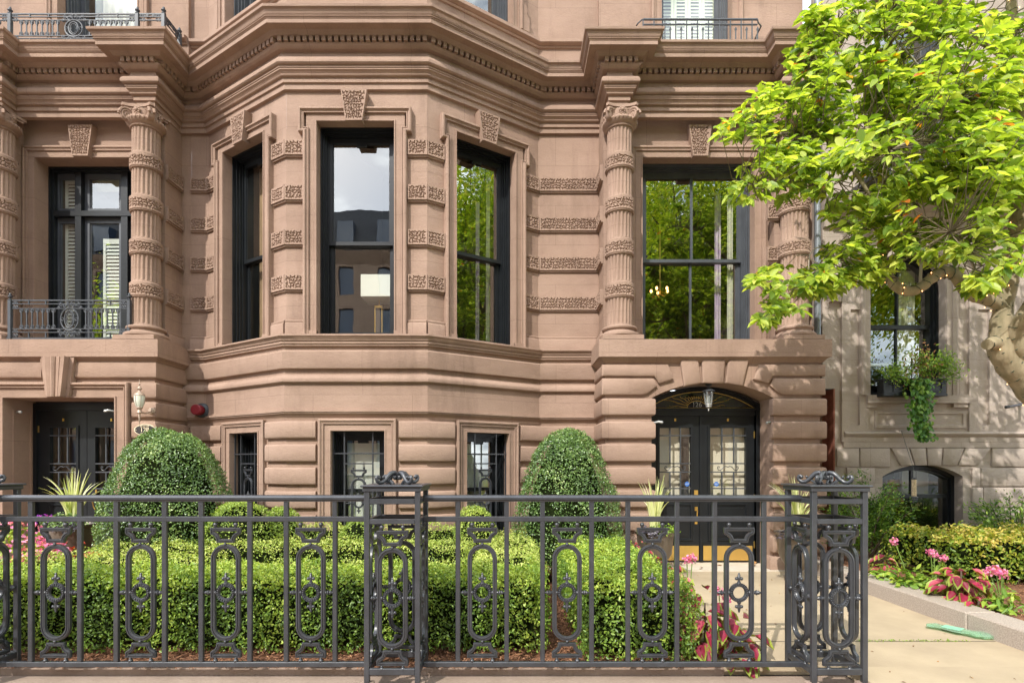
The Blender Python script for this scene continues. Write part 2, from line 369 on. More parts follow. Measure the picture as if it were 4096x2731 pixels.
def leaf_arrays(pos, nrm, size, aspect=.5, jit=.8, rnd=None, fold=.25, dirs=None, droop=0):
    """each leaf: 6-vertex folded blade in two quads"""
    n = len(pos); nr = unit(nrm+rng.normal(0, jit, (n, 3)))
    d = rng.normal(0, 1, (n, 3)) if dirs is None else dirs+rng.normal(0, .25, (n, 3))
    d = unit(d-nr*(d*nr).sum(1, keepdims=True)*(1 if dirs is None else .85)); sd_ = unit(np.cross(d, nr))
    nn = np.cross(sd_, d)
    Ls = (size*rng.uniform(.65, 1.25, n))[:, None]; w_ = Ls*aspect/2; up = nn*w_*fold*2
    tip = pos+d*Ls-np.array([0, 0, 1])*Ls*droop; q1 = pos+d*Ls*.38; q2 = pos+d*Ls*.72-np.array([0, 0, 1])*Ls*droop*.45
    V = np.stack([pos, q1+sd_*w_+up, q2+sd_*w_*.8+up, tip, q2-sd_*w_*.8+up, q1-sd_*w_+up], 1)
    b = np.arange(n)[:, None]*6
    Fc = np.concatenate([b+np.array([[0, 1, 2, 3]]), b+np.array([[0, 3, 4, 5]])], 0)
    r = rng.random(n) if rnd is None else rnd
    return V.reshape(-1, 3), Fc, np.repeat(r, 6)
def leaves(name, m, pos, nrm, size, parent=None, loc=None, **k):
    tg = {a: k.pop(a) for a in ('label', 'cat', 'group', 'kind') if a in k}
    V, Fc, r = leaf_arrays(np.asarray(pos, float), np.asarray(nrm, float), size, **k)
    return npmesh(name, V, Fc, m, parent, loc, r, **tg)
def lump(p, s, a):                       # cheap smooth noise on (n,3)
    x, y, z = p[:, 0]*s, p[:, 1]*s, p[:, 2]*s
    return a*(np.sin(x*1.3+2.1*np.sin(y*.9))*np.cos(y*1.7+1.3*np.sin(z))+.5*np.sin(x*3.1+z*2.3)*np.cos(y*3.7-z*1.9))
def px(p, Y): return (p-CX)/F*Y
def pz(p, Y): return CH-(p-HY)/F*Y
# ------------------------------------------------------------------ carved 'worm' stone
def worms(w, h, res, seed, pitch=.047, rim=.015, depth=.020):
    r = np.random.default_rng(seed); nx, ny = max(4, int(w/res)), max(4, int(h/res))
    xs, ys = np.linspace(0, w, nx+1), np.linspace(0, h, ny+1); XX, YY = np.meshgrid(xs, ys); D = np.full(XX.shape, 9.)
    row = 0; y = rim+pitch*.5
    while y < h-rim-pitch*.25:
        x = rim+pitch*(.5 if row % 2 else .25)
        while x < w-rim-pitch*.2:
            cx, cy = x+r.uniform(-.006, .006), y+r.uniform(-.006, .006); a0 = r.choice([0, pi])+r.uniform(-.5, .5)+pi/6
            x0, x1, y0, y1 = np.searchsorted(xs, [cx-.045, cx+.045]).tolist()+np.searchsorted(ys, [cy-.045, cy+.045]).tolist()
            sx, sy = XX[y0:y1, x0:x1]-cx, YY[y0:y1, x0:x1]-cy
            for k in range(3):
                a = a0+k*2*pi/3; ca, sa = cos(a), sin(a); L_ = pitch*.46
                t = np.clip(sx*ca+sy*sa, 0, L_); dd = np.hypot(sx-t*ca, sy-t*sa)
                D[y0:y1, x0:x1] = np.minimum(D[y0:y1, x0:x1], dd)
            x += pitch
        y += pitch*.87; row += 1
    inside = (XX > rim) & (XX < w-rim) & (YY > rim) & (YY < h-rim)
    H = np.where(inside, -depth*np.clip(1-(D-.0032)/.004, 0, 1), 0.)
    return xs, ys, H
def worm_panel(mb, w, h, mapf, seed, res=.0072, thick=.03, **k):
    """mapf(s,t,height)->frame coords ; adds the carved face and its rim sides to mb"""
    xs, ys, H = worms(w, h, res, seed, **k); b = len(mb.v); nx, ny = len(xs), len(ys)
    for j in range(ny):
        for i in range(nx): mb.P(*mapf(xs[i], ys[j], float(H[j, i])))
    for j in range(ny-1):
        for i in range(nx-1): q = b+j*nx+i; mb.f.append([q, q+1, q+1+nx, q+nx])
    for (s0, t0), (s1, t1) in (((0, 0), (w, 0)), ((w, 0), (w, h)), ((w, h), (0, h)), ((0, h), (0, 0))):
        n = max(1, int(max(abs(s1-s0), abs(t1-t0))/.05))
        for k2 in range(n):
            a, c = k2/n, (k2+1)/n; A = (s0+(s1-s0)*a, t0+(t1-t0)*a); C_ = (s0+(s1-s0)*c, t0+(t1-t0)*c)
            mb.quad(mapf(*A, 0), mapf(*C_, 0), mapf(*C_, -thick), mapf(*A, -thick))
SEED = [100]
def worm_band(parent, fr, u0, u1, zc, h=.205, d=.045, m=None, name='carved_band'):
    mb = MB(fr); SEED[0] += 1
    worm_panel(mb, u1-u0, h, lambda s, t, H: (u0+s, d+H, zc-h/2+t), SEED[0], thick=d)
    mb.box(u0, u1, 0, d*.6, zc-h/2-.022, zc-h/2-.002)
    return mb.build(name, m or STONE, parent)
def keystone(parent, fr, uc, z0, z1, wt, wb, d, m, name='keystone'):
    mb = MB(fr); h = z1-z0; SEED[0] += 1
    def mp_(s, t, H):
        ww = wb+(wt-wb)*t/h; return (uc+(s/wt-.5)*ww, d+H, z0+t)
    worm_panel(mb, wt, h, mp_, SEED[0], thick=d, rim=.02)
    return mb.build(name, m, parent)
# ------------------------------------------------------------------ windows
def architrave(parent, fr, u0, u1, z0, z1, wd, m, ear=0, earz=0, closed_bottom=False, out=.07, name='architrave'):
    mb = MB(fr); a, b, t = u0-wd, u1+wd, z1+wd
    mb.box(a+.03, u0, 0, out*.55, z0, t-.03); mb.box(u1, b-.03, 0, out*.55, z0, t-.03); mb.box(u0, u1, 0, out*.55, z1, t-.03)
    for s in (u0-.02, u1+.002): mb.box(s, s+.018, 0, out*.75, z0, z1+.02)
    mb.box(u0-.002, u1+.002, 0, out*.75, z1+.002, z1+.02)
    if ear: path = [(a, z0), (a, earz), (a-ear, earz), (a-ear, t), (b+ear, t), (b+ear, earz), (b, earz), (b, z0)]
    else: path = [(a, z0), (a, t), (b, t), (b, z0)]
    prof = [(0, 0), (0, out*1.15), (.012, out*1.3), (.03, out*1.3), (.036, out*1.05), (.05, out*.95), (.058, out*.8), (.058, out*.98), (.07, out*.98), (.07, .0)]
    mb.sweep(path, prof, flat=False)
    return mb.build(name, m, parent)
def room(parent, fr, u0, u1, z0, z1, d0, depth=2.2, m=None, ex=.3, name='room'):
    mb = MB(fr); a, b, c, e, f, g = u0-ex, u1+ex, z0-.25, z1+.3, d0, d0-depth
    mb.quad((a, g, c), (b, g, c), (b, g, e), (a, g, e)); mb.quad((a, f, c), (a, g, c), (a, g, e), (a, f, e)); mb.quad((b, f, c), (b, g, c), (b, g, e), (b, f, e))
    mb.quad((a, f, c), (b, f, c), (b, g, c), (a, g, c)); mb.quad((a, f, e), (b, f, e), (b, g, e), (a, g, e))
    mb.quad((a, f, c), (u0, f, c), (u0, f, e), (a, f, e)); mb.quad((u1, f, c), (b, f, c), (b, f, e), (u1, f, e))
    mb.quad((u0, f, c), (u1, f, c), (u1, f, z0), (u0, f, z0)); mb.quad((u0, f, z1), (u1, f, z1), (u1, f, e), (u0, f, e))
    return mb.build(name, m or ROOM, parent)
def pane(parent, fr, u0, u1, z0, z1, d, m=None, tilt=0):
    mb = MB(fr); mb.box(u0, u1, d-.004, d, z0, z1) if False else mb.quad((u0, d+tilt, z0), (u1, d-tilt, z0), (u1, d-tilt, z1), (u0, d+tilt, z1))
    return mb.build('pane', m or GLASS, parent)
def sash_window(parent, fr, u0, u1, z0, z1, zm, m, d0=-.10, mull=False, rm=True, depth=1.5, top_rail=.07, name='window', curtain=None, gm=None):
    mb = MB(fr)
    for i, (o, dd) in enumerate(((0, d0), (.022, d0-.05), (.04, d0-.09), (.056, d0-.13))):
        o2 = (.022, .04, .056, .072)[i]
        mb.box(u0+o, u0+o2, d0-.3, dd, z0, z1-o); mb.box(u1-o2, u1-o, d0-.3, dd, z0, z1-o); mb.box(u0+o2, u1-o2, d0-.3, dd, z1-o2, z1-o)
    mb.box(u0+.072, u1-.072, d0-.3, d0-.10, z0, z0+.035)
    w_ = mb.build(name, m, parent); a, b = u0+.072, u1-.072; st = .05
    for k, (za, zb, dd) in enumerate(((zm-.02, z1-.072, d0-.15), (z0+.035, zm+.03, d0-.205))):
        s = MB(fr); rb = .05 if k == 0 else .08; rt = top_rail if k == 0 else .05
        s.box(a, a+st, dd-.04, dd, za, zb); s.box(b-st, b, dd-.04, dd, za, zb); s.box(a+st, b-st, dd-.04, dd+.004, za, za+rb); s.box(a+st, b-st, dd-.04, dd+.004, zb-rt, zb)
        s.box(a+st, a+st+.012, dd-.03, dd-.012, za+rb, zb-rt); s.box(b-st-.012, b-st, dd-.03, dd-.012, za+rb, zb-rt)
        if k == 0: s.box((a+b)/2-.07, (a+b)/2+.07, dd-.04, dd+.003, zb-rt-.035, zb-rt) if not mull else None
        if mull: s.box((a+b)/2-.016, (a+b)/2+.016, dd-.035, dd-.002, za+rb, zb-rt)
        s.build('sash', m, w_)
        if mull:
            pane(w_, fr, a+st, (a+b)/2-.016, za+rb, zb-rt, dd-.022, gm, tilt=.0012); pane(w_, fr, (a+b)/2+.016, b-st, za+rb, zb-rt, dd-.022, gm, tilt=-.001)
        else: pane(w_, fr, a+st, b-st, za+rb, zb-rt, dd-.022, gm, tilt=.001)
    if rm: room(w_, fr, u0+.05, u1-.05, z0, z1, d0-.31, depth)
    return w_
def curtain(parent, fr, u0, u1, z0, z1, d, m, folds=9, amp=.02, name='curtain'):
    mb = MB(fr); n = folds*8; base = 0
    for j, z in enumerate((z0, (z0+z1)/2, z1)):
        for i in range(n+1): t = i/n; mb.P(u0+(u1-u0)*t, d+amp*sin(t*folds*2*pi+.4*j)+.006*sin(t*37), z)
    for j in range(2):
        for i in range(n): q = j*(n+1)+i; mb.f.append([q, q+1, q+n+2, q+n+1])
    return mb.build(name, m, parent)
def louvres(parent, fr, u0, u1, z0, z1, d, m, n=40, panels=1, name='interior_shutter'):
    mb = MB(fr); wp = (u1-u0)/panels
    for k in range(panels):
        a, b = u0+k*wp+.004, u0+(k+1)*wp-.004
        mb.box(a, a+.04, d-.025, d, z0, z1); mb.box(b-.04, b, d-.025, d, z0, z1); mb.box(a, b, d-.024, d+.001, z0, z0+.08); mb.box(a, b, d-.024, d+.001, z1-.08, z1)
        nn = int((z1-z0-.16)/.055)
        for i in range(nn):
            z = z0+.08+(i+.5)*(z1-z0-.16)/nn
            mb.quad((a+.04, d-.004, z-.03), (b-.04, d-.004, z-.03), (b-.04, d-.03, z+.022), (a+.04, d-.03, z+.022))
    return mb.build(name, m, parent)
# ------------------------------------------------------------------ long mouldings
ENT = [(-.02, 6.575), (.045, 6.58), (.045, 6.655), (.052, 6.657), (.07, 6.66), (.07, 6.722), (.10, 6.728), (.108, 6.738), (.098, 6.752), (.105, 6.765), (.125, 6.785), (.135, 6.79), (.135, 6.808),
       (.145, 6.812), (.145, 6.83), (.13, 6.833), (.168, 6.842), (.184, 6.858), (.186, 6.885), (.176, 6.915), (.155, 6.942), (.125, 6.962), (.105, 6.98), (.098, 7.0), (.095, 7.045), (.15, 7.05), (.165, 7.062), (.19, 7.08), (.20, 7.10),
       (.16, 7.102), (.16, 7.168), (.235, 7.17), (.25, 7.19), (.28, 7.215), (.38, 7.217), (.38, 7.268), (.39, 7.275), (.385, 7.285), (.40, 7.292), (.395, 7.305), (.405, 7.312), (.41, 7.33), (.425, 7.36), (.45, 7.375), (.455, 7.405), (.43, 7.415), (0, 7.45)]
UP = [(0, 7.44), (0, 7.90), (.02, 7.905), (.035, 7.93), (.07, 7.945), (.085, 7.96), (.085, 8.005), (.02, 8.03), (0, 8.032)]
BELT = [(-.02, 2.06), (.004, 2.06), (.004, 2.125), (.012, 2.14), (.035, 2.165), (.06, 2.185), (.06, 2.200), (.075, 2.205), (.075, 2.232), (.045, 2.236), (.045, 2.585), (.05, 2.59), (.075, 2.592), (.095, 2.61), (.10, 2.64), (.09, 2.672), (.062, 2.70), (.052, 2.71), (.052, 2.722), (.03, 2.724), (.03, 2.77),
        (.03, 2.778), (.085, 2.79), (.09, 2.80), (.09, 3.015), (.08, 3.03), (.045, 3.045), (.045, 3.08), (.07, 3.09), (.085, 3.095), (.085, 3.118), (.10, 3.122), (.10, 3.158), (.115, 3.162), (.12, 3.185), (.14, 3.21), (.155, 3.215), (.155, 3.238), (.13, 3.246), (0, 3.25)]
def block_prof(z0, z1, o=.062, b=.0, r=.028):
    return [(b, z0), (o-r, z0), (o-r*.3, z0+r*.3), (o, z0+r), (o+.001, (z0+z1)/2), (o, z1-r), (o-r*.3, z1-r*.3), (o-r, z1), (b, z1)]
def dentils(parent, path, m, o0=.16, o1=.232, z0=7.104, z1=7.167, pitch=.085, name='dentils'):
    mb = MB()
    ms = miter(path, False)
    for i in range(len(path)-1):
        A = Vector((path[i][0]+ms[i][0]*o0, path[i][1]+ms[i][1]*o0)); B = Vector((path[i+1][0]+ms[i+1][0]*o0, path[i+1][1]+ms[i+1][1]*o0)); l = (B-A).length
        u = (B-A).normalized(); fr = Fr(A.x, A.y, u.x, u.y); n = max(1, round(l/pitch)); p = l/n
        for k in range(n): mb.fr = fr; c = (k+.5)*p; mb.box(c-p*.31, c+p*.31, 0, o1-o0, z0, z1)
    return mb.build(name, m, parent, smooth=0)
def fluted_column(parent, x, y, m, z0=3.24, z1=6.57, r=.186, bands=(5.80, 5.19, 4.58, 3.97), capital=True):
    c = MB(); n = 20
    zs = [z0+.235]; pts = []
    cuts = sorted(bands); segs = []; z = z0+.235
    for b in cuts: segs.append((z, b-.115)); z = b+.115
    segs.append((z, z1-.30))
    if True:
        lv = [v for a, b in segs for v in ((a, 0), (a+.006, .0), (a+.03, 1), (b-.03, 1), (b-.006, 0), (b, 0))]; base = len(c.v); k = n*8
        for zz, fl in lv:
            for i in range(k):
                t = i/k; ph = (t*n) % 1; g = sin(pi*min(max((ph-.16)/.68, 0), 1)) if .16 < ph < .84 else 0
                rr = r-.020*g*fl; rr *= 1-.05*(zz-z0)/(z1-z0); c.P(x+rr*cos(t*2*pi), y+rr*sin(t*2*pi), zz)
        for j in range(len(lv)-1):
            for i in range(k): q = base+j*k+i; q2 = base+j*k+(i+1) % k; c.f.append([q, q2, q2+k, q+k])
    col = c.build('column', m, parent, smooth=40)
    for zc in bands:
        mb = MB(); SEED[0] += 1; R_ = r+.022; wv = R_*pi*1.30
        worm_panel(mb, wv, .185, lambda s, t, H: (x+(R_+H)*cos(-pi/2-pi*.65+s/R_), y+(R_+H)*sin(-pi/2-pi*.65+s/R_), zc-.0925+t), SEED[0], res=.0075, thick=.035)
        mb.lathe((x, y, zc-.115), [(r-.02, 0), (r+.012, .0), (r+.018, .008), (r+.012, .016), (r+.022, .0225)], 36); mb.lathe((x, y, zc+.0925), [(R_, 0), (r+.01, .012), (r-.02, .02)], 36)
        mb.build('carved_ring', m, col, smooth=40)
    b = MB(); b.lathe((x, y, z0+.06), [(r+.085, 0), (r+.10, .012), (r+.10, .04), (r+.085, .055), (r+.06, .06), (r+.045, .075), (r+.035, .095), (r+.04, .105), (r+.06, .11), (r+.068, .128), (r+.06, .148), (r+.035, .152), (r+.012, .158), (r+.004, .175)], 40)
    b.box(x-r-.10, x+r+.10, y-r-.095, y+.35, z0+.0, z0+.058); b.build('column_base', m, col, smooth=40)
    if not capital: return col
    k = MB(); zc = z1-.30
    k.lathe((x, y, zc), [(r*.95, 0), (r+.012, .004), (r+.018, .014), (r+.01, .022), (r-.004, .03), (r+.02, .045), (r+.05, .07), (r+.062, .10), (r+.045, .125), (r+.0, .14), (r, .25)], 36)
    for j in range(28):                                   # egg and dart ring
        a = 2*pi*j/28; k.ball((x+(r+.052)*cos(a), y+(r+.052)*sin(a), zc+.098), .019, 6, (1, 1, 1.5))
    A = .27
    def abacus(A, q, za, zb):
        pl = []
        for e in range(4):
            a0 = -3*pi/4+e*pi/2; P0 = Vector((A*1.18*cos(a0), A*1.18*sin(a0))); P1 = Vector((A*1.18*cos(a0+pi/2), A*1.18*sin(a0+pi/2))); mid = (P0+P1)/2*q
            t0 = (P1-P0).normalized()
            pl += [P0+t0*.03]+[P0.lerp(P1, t)*(1-(1-q)*sin(pi*t)**.8) for t in (.15, .3, .5, .7, .85)]+[P1-t0*.03]
        n_ = len(pl); i0 = [k.P(x+p.x, y+p.y, za) for p in pl]; i1 = [k.P(x+p.x, y+p.y, zb) for p in pl]
        for i in range(n_): k.f.append([i0[i], i0[(i+1) % n_], i1[(i+1) % n_], i1[i]])
        k.f.append(i0[::-1]); k.f.append(i1)
    abacus(A*.90, .76, zc+.235, zc+.262); abacus(A, .76, zc+.264, zc+.302)
    for e in range(4):
        a = -3*pi/4+e*pi/2
        if sin(a) > 0.1: continue
        dx, dy = cos(a), sin(a)
        for sgn in (-1, 1):                              # a spiral on either side of each corner scroll
            ox, oy = -dy*sgn, dx*sgn; pts = []; rad = []
            for t in range(34):
                th = t/33*2.25*2*pi; rr = .082*(1-t/33)**.8+.008
                h_ = x+dx*(.235-.0)+dx*(-rr*cos(th)*-1)*1+ox*.030; g_ = y+dy*.235+dy*rr*cos(th)+oy*.030
                pts.append((h_, g_, zc+.150+rr*sin(th))); rad.append(.019*(1-t/33*.55))
            k.tube(pts, rad, 6)
        fr = Fr(x+dx*.235, y+dy*.235, dx, dy); old = k.fr; k.fr = fr                 # the rolled body of the scroll
        base = len(k.v); nn = 20
        for d_ in (-.032, .032):
            for i in range(nn): th = 2*pi*i/nn; k.P(.075*cos(th), d_, zc+.15+.080*sin(th))
        for i in range(nn): j = (i+1) % nn; k.f.append([base+i, base+j, base+nn+j, base+nn+i])
        k.f.append([base+i for i in range(nn)]); k.f.append([base+nn+i for i in range(nn)][::-1]); k.fr = old
        k.tube([(x+dx*.17, y+dy*.17, zc+.235), (x+dx*.24, y+dy*.24, zc+.235), (x+dx*.29, y+dy*.29, zc+.225)], [.03, .03, .02], 6)
    for (ax, ay) in ((0, -1), (1, 0), (-1, 0)):
        k.ball((x+ax*.215, y+ay*.215, zc+.20), .026, 8, (1, 1, 1))
        for i in range(8):
            a = 2*pi*i/8; k.ball((x+ax*.205+(-ay)*.036*cos(a), y+ay*.205+ax*.036*cos(a), zc+.20+.036*sin(a)), .017, 6)
        for i in range(7):
            t = (i-3)/3; k.tube([(x+ax*.205, y+ay*.205, zc+.16), (x+ax*.2+(-ay)*t*.09, y+ay*.2+ax*t*.09, zc+.125-abs(t)*.004)], [.012, .006], 5)
    k.build('capital', m, col, smooth=45)
    return col
# ================================================================== the houses
YW = 8.5
ENT_R = [(-5.13, 8.5)]
H6 = thing('brownstone_house', (0, YW, 0), 'painted brownstone house with faceted bay window and arched black double door numbered 126', 'house')
H8 = thing('brownstone_house', (-7, YW, 0), 'painted brownstone house at the left edge, square-headed door beside the 128 plaque', 'house')
FL = Fr(-4.687, 8.5, 1.608, -.99); FC = Fr(-3.079, 7.51); FR_ = Fr(-1.161, 7.51, 1.567, .99); FE = Fr(.406, 8.5); FA = Fr(-5.10, 8.5)
LL, LC, LR, LE, LA = 1.888, 1.918, 1.854, .934, .413
XS = -4.95                                  # party line between the houses
bay_path = [(XS-.12, 8.5), (-4.687, 8.5), (-3.079, 7.51), (-1.161, 7.51), (.406, 8.5), (1.34, 8.5)]
# --- walls
holes_main = {}
mb = MB(FL); wl = (.455, 1.433); mb.grid_wall(0, LL, 3.24, 6.6, [(wl[0], wl[1], 3.25, 6.15)]); mb.reveal(wl[0], wl[1], 3.25, 6.15, 0, -.11)
bl = (.604, 1.284); mb.grid_wall(0, LL, -.3, 2.062, [(bl[0], bl[1], .42, 1.95)]); mb.reveal(bl[0], bl[1], .42, 1.95, 0, -.11)
mb.fr = FC; wc = (.427, 1.477); mb.grid_wall(0, LC, 3.24, 6.6, [(wc[0], wc[1], 3.25, 6.15)]); mb.reveal(wc[0], wc[1], 3.25, 6.15, 0, -.11)
bc = (.612, 1.342); mb.grid_wall(0, LC, -.3, 2.062, [(bc[0], bc[1], .42, 1.95)]); mb.reveal(bc[0], bc[1], .42, 1.95, 0, -.11)
mb.fr = FR_; wr = (.43, 1.405); mb.grid_wall(0, LR, 3.24, 6.6, [(wr[0], wr[1], 3.25, 6.15)]); mb.reveal(wr[0], wr[1], 3.25, 6.15, 0, -.11)
br = (.60, 1.30); mb.grid_wall(0, LR, -.3, 2.062, [(br[0], br[1], .42, 1.95)]); mb.reveal(br[0], br[1], .42, 1.95, 0, -.11)
mb.fr = FE; mb.grid_wall(0, LE, -.3, 6.6, [])
mb.fr = Fr(XS, 8.5); mb.grid_wall(0, XS*-1-4.687, -.3, 6.6, [])
# portico upper wall of 126
UO = (1.96, 3.64, 3.24, 6.09); YP = 8.28
mb.fr = Fr(0, YP); mb.grid_wall(1.34, 4.26, 3.2, 6.7, [UO]); mb.reveal(UO[0], UO[1], UO[2], UO[3], 0, -.14)
mb.fr = WORLD; mb.quad((1.34, 8.5, 3.2), (1.34, 8.09, 3.2), (1.34, 8.09, 6.7), (1.34, 8.5, 6.7)); mb.quad((4.26, 8.5, 3.2), (4.26, 8.09, 3.2), (4.26, 8.09, 6.7), (4.26, 8.5, 6.7))
mb.quad((4.26, 8.5, -.2), (4.83, 8.5, -.2), (4.83, 8.5, 7.5), (4.26, 8.5, 7.5))
mb.build('wall', STONE, H6, smooth=0)
for a, b in ((1.342, 1.76), (3.86, 4.258)): MB().box(a, b, 8.09, YP+.01, 3.2, 6.60).build('pilaster', STONE, H6, smooth=0)
# --- window pilaster strips behind the columns are part of the wall; base course of the window storey
BASE = [(0, 3.24), (.055, 3.24), (.055, 3.40), (.05, 3.41), (.04, 3.42), (.045, 3.43), (.045, 3.445), (.02, 3.46), (0, 3.465)]
mb = MB()
for fr, a, b in ((FL, 0, wl[0]-.18), (FL, wl[1]+.18, LL), (FC, 0, wc[0]-.18), (FC, wc[1]+.18, LC), (FR_, 0, wr[0]-.18), (FR_, wr[1]+.18, LR), (FE, 0, LE), (FA, .15, LA)):
    p, q = fr(a, 0, 0), fr(b, 0, 0); mb.sweep([p[:2], q[:2]], BASE)
mb.sweep([(1.34, 8.5), (1.34, 8.085)], BASE)
pieces(mb, 'base_moulding', STONE, H6)
# --- belt courses
MB().sweep(bay_path[:], BELT, caps=True).build('belt_course', STONE, H6)
# --- entablature
def ent_path(c, hw, side):  # helper: path round a column block
    return [(c-hw, 8.11), (c-hw, 7.88), (c+hw, 7.88), (c+hw, 8.11)]
path6 = [(-5.10, 8.5)]+bay_path[1:5]+[(1.44, 8.5), (1.44, 7.88), (1.61, 7.88), (1.61, 8.11), (3.97, 8.11), (3.97, 7.88), (4.14, 7.88), (4.14, 8.5), (4.62, 8.5)]
MB().sweep(path6, ENT).build('entablature', STONE, H6); dentils(H6, path6, STONE)
UPP6 = [(XS, 8.5)]+bay_path[1:5]+[(1.33, 8.5), (1.33, 8.42), (4.45, 8.42), (4.45, 8.5), (4.62, 8.5)]
MB().sweep(UPP6[:6], UP).build('string_course', STONE, H6)
# --- upper storey
UZ = 8.03; T = 11.5
mb = MB(FL); ul = (.50, 1.39); mb.grid_wall(0, LL, UZ, T, [(ul[0], ul[1], UZ, 10.8)]); mb.reveal(ul[0], ul[1], UZ, 10.8, 0, -.16)
mb.fr = FC; mb.grid_wall(0, LC, UZ, T, [])
mb.fr = FR_; ur = (.47, 1.36); mb.grid_wall(0, LR, UZ, T, [(ur[0], ur[1], UZ, 10.8)]); mb.reveal(ur[0], ur[1], UZ, 10.8, 0, -.16)
mb.fr = Fr(0, 8.5); mb.grid_wall(.406, 1.33, UZ, T, []); mb.grid_wall(XS, -4.687, UZ, T, [])
mb.fr = Fr(0, 8.42); uo = (2.285, 3.36); mb.grid_wall(1.33, 4.45, 7.43, T, [(uo[0], uo[1], 7.45, 10.8)]); mb.reveal(uo[0], uo[1], 7.45, 10.8, 0, -.2)
mb.fr = WORLD; mb.quad((1.33, 8.42, 7.4), (1.33, 8.5, 7.4), (1.33, 8.5, T), (1.33, 8.42, T))
mb.build('upper_wall', STONE, H6, smooth=0)
MB(Fr(0, 8.42)).box(1.55, 2.1, 0, .07, 7.43, 7.93).build('pedestal', STONE, H6); MB(Fr(0, 8.42)).box(3.55, 4.15, 0, .10, 7.43, 7.96).build('pedestal', STONE, H6)
for fr, (a, b) in ((FL, ul), (FR_, ur)):
    architrave(H6, fr, a, b, UZ, 10.8, .17, STONE, ear=.0, out=.06)
    for sg, e in ((-1, a), (1, b)): MB(fr).prism([(e+sg*x, UZ+z) for x, z in ((.30, 0), (.17, 0), (.17, .42), (.24, .40), (.27, .32), (.25, .27), (.30, .2))], 0, .06, .01).build('bracket', STONE, H6)
    sash_window(H6, fr, a, b, UZ, 10.8, 9.6, WOODG, depth=1.2)
architrave(H6, Fr(0, 8.42), uo[0], uo[1], 7.45, 10.8, .16, STONE, out=.05)
wd_ = sash_window(H6, Fr(0, 8.42), uo[0], uo[1], 7.45, 10.8, 9.2, WOODG, d0=-.15, depth=1.2, gm=GLASSD)
louvres(wd_, Fr(0, 8.42), uo[0]+.09, uo[1]-.09, 7.45, 10.7, -.405, PALE, panels=4)
# --- bay windows
for fr, (a, b) in ((FL, wl), (FC, wc), (FR_, wr)):
    architrave(H6, fr, a, b, 3.25, 6.15, .175, STONE, ear=.065, earz=5.99)
    MB(fr).box(a-.17, a-.0, 0, .062, 3.252, 3.31).build('plinth_block', STONE, H6); MB(fr).box(b, b+.17, 0, .062, 3.252, 3.31).build('plinth_block', STONE, H6)
    keystone(H6, fr, (a+b)/2, 6.115, 6.525, .35, .225, .125, STONE)
w1 = sash_window(H6, FL, wl[0], wl[1], 3.25, 6.15, 4.58, WOOD, depth=1.6)
curtain(w1, FL, wl[1]-.32, wl[1]-.12, 3.3, 5.95, -.40, CURT, 3)
MB(FL).box(wl[0]+.12, wl[0]+.55, -.50, -.47, 3.25, 6.1).build('wood_panel', mat('oak_panel', (.38, .25, .14), .6, var=.3, vscale=4, stretch=(1, 1, .3)), w1)
w2 = sash_window(H6, FC, wc[0], wc[1], 3.25, 6.15, 4.60, WOOD, depth=1.7)
w3 = sash_window(H6, FR_, wr[0], wr[1], 3.25, 6.15, 4.58, WOOD, depth=1.6)
curtain(w3, FR_, wr[1]-.20, wr[1]-.13, 3.3, 6.0, -.50, CURT, 2); curtain(w3, FR_, wr[1]-.32, wr[1]-.25, 3.3, 5.6, -.62, PURP, 2)
# --- carved bands
for zc in (5.80, 5.19, 4.58, 3.97):
    for fr, a, b in ((FE, .02, LE-.01), (Fr(XS, 8.5), .0, .255), (FL, .01, wl[0]-.185), (FR_, wr[1]+.185, LR-.01)): worm_band(H6, fr, a, b, zc)
    for fr, a, b in ((FL, wl[1]+.185, LL+.01), (FC, -.01, wc[0]-.185), (FC, wc[1]+.185, LC+.01), (FR_, -.01, wr[0]-.185)): worm_band(H6, fr, a, b, zc, d=.05)
    worm_band(H6, Fr(1.34, 8.5, 0, -1), .02, .40, zc)
    worm_band(H6, Fr(4.26-.02, 8.085), -.5, -.02, zc)
# --- portico window of 126
FP = Fr(0, YP)
architrave(H6, FP, UO[0], UO[1], 3.245, UO[3], .17, STONE, out=.05)
keystone(H6, FP, (UO[0]+UO[1])/2, 6.075, 6.535, .34, .22, .115, STONE)
w4 = sash_window(H6, FP, UO[0], UO[1], 3.24, UO[3], 4.655, WOODG, d0=-.14, mull=True, depth=2.4)
curtain(w4, FP, UO[1]-.22, UO[1]-.13, 3.25, 5.9, -.47, CURT, 2); curtain(w4, FP, UO[1]-.35, UO[1]-.25, 3.25, 5.9, -.66, PURP, 2)
for x in (1.55, 4.07): fluted_column(H6, x, 7.93, STONE)
# --- portico ledge and arch front
LED = [(-.05, 2.88), (.0, 2.88), (.0, 2.915), (.03, 2.93), (.05, 2.96), (.09, 2.99), (.11, 2.992), (.11, 3.235), (-.6, 3.245)]
pl6 = [(1.32, 8.5), (1.32, 7.76), (4.345, 7.76), (4.345, 8.5)]
MB().sweep(pl6, LED, caps=False).build('balcony_ledge', STONE, H6)
CXD = 2.83; HWD = .862
def arc_pts(hw, zs, rise, n=24):
    Rr = (hw*hw+rise*rise)/(2*rise); zc = zs+rise-Rr; a = math.asin(hw/Rr)
    return [(CXD+Rr*sin(-a+2*a*i/n), zc+Rr*cos(-a+2*a*i/n)) for i in range(n+1)]
AR = arc_pts(HWD, 2.43, .225)
mb = MB(Fr(0, 7.76))
mb.grid_wall(1.32, CXD-HWD, -.2, 2.885, []); mb.grid_wall(CXD+HWD, 4.345, -.2, 2.885, [])
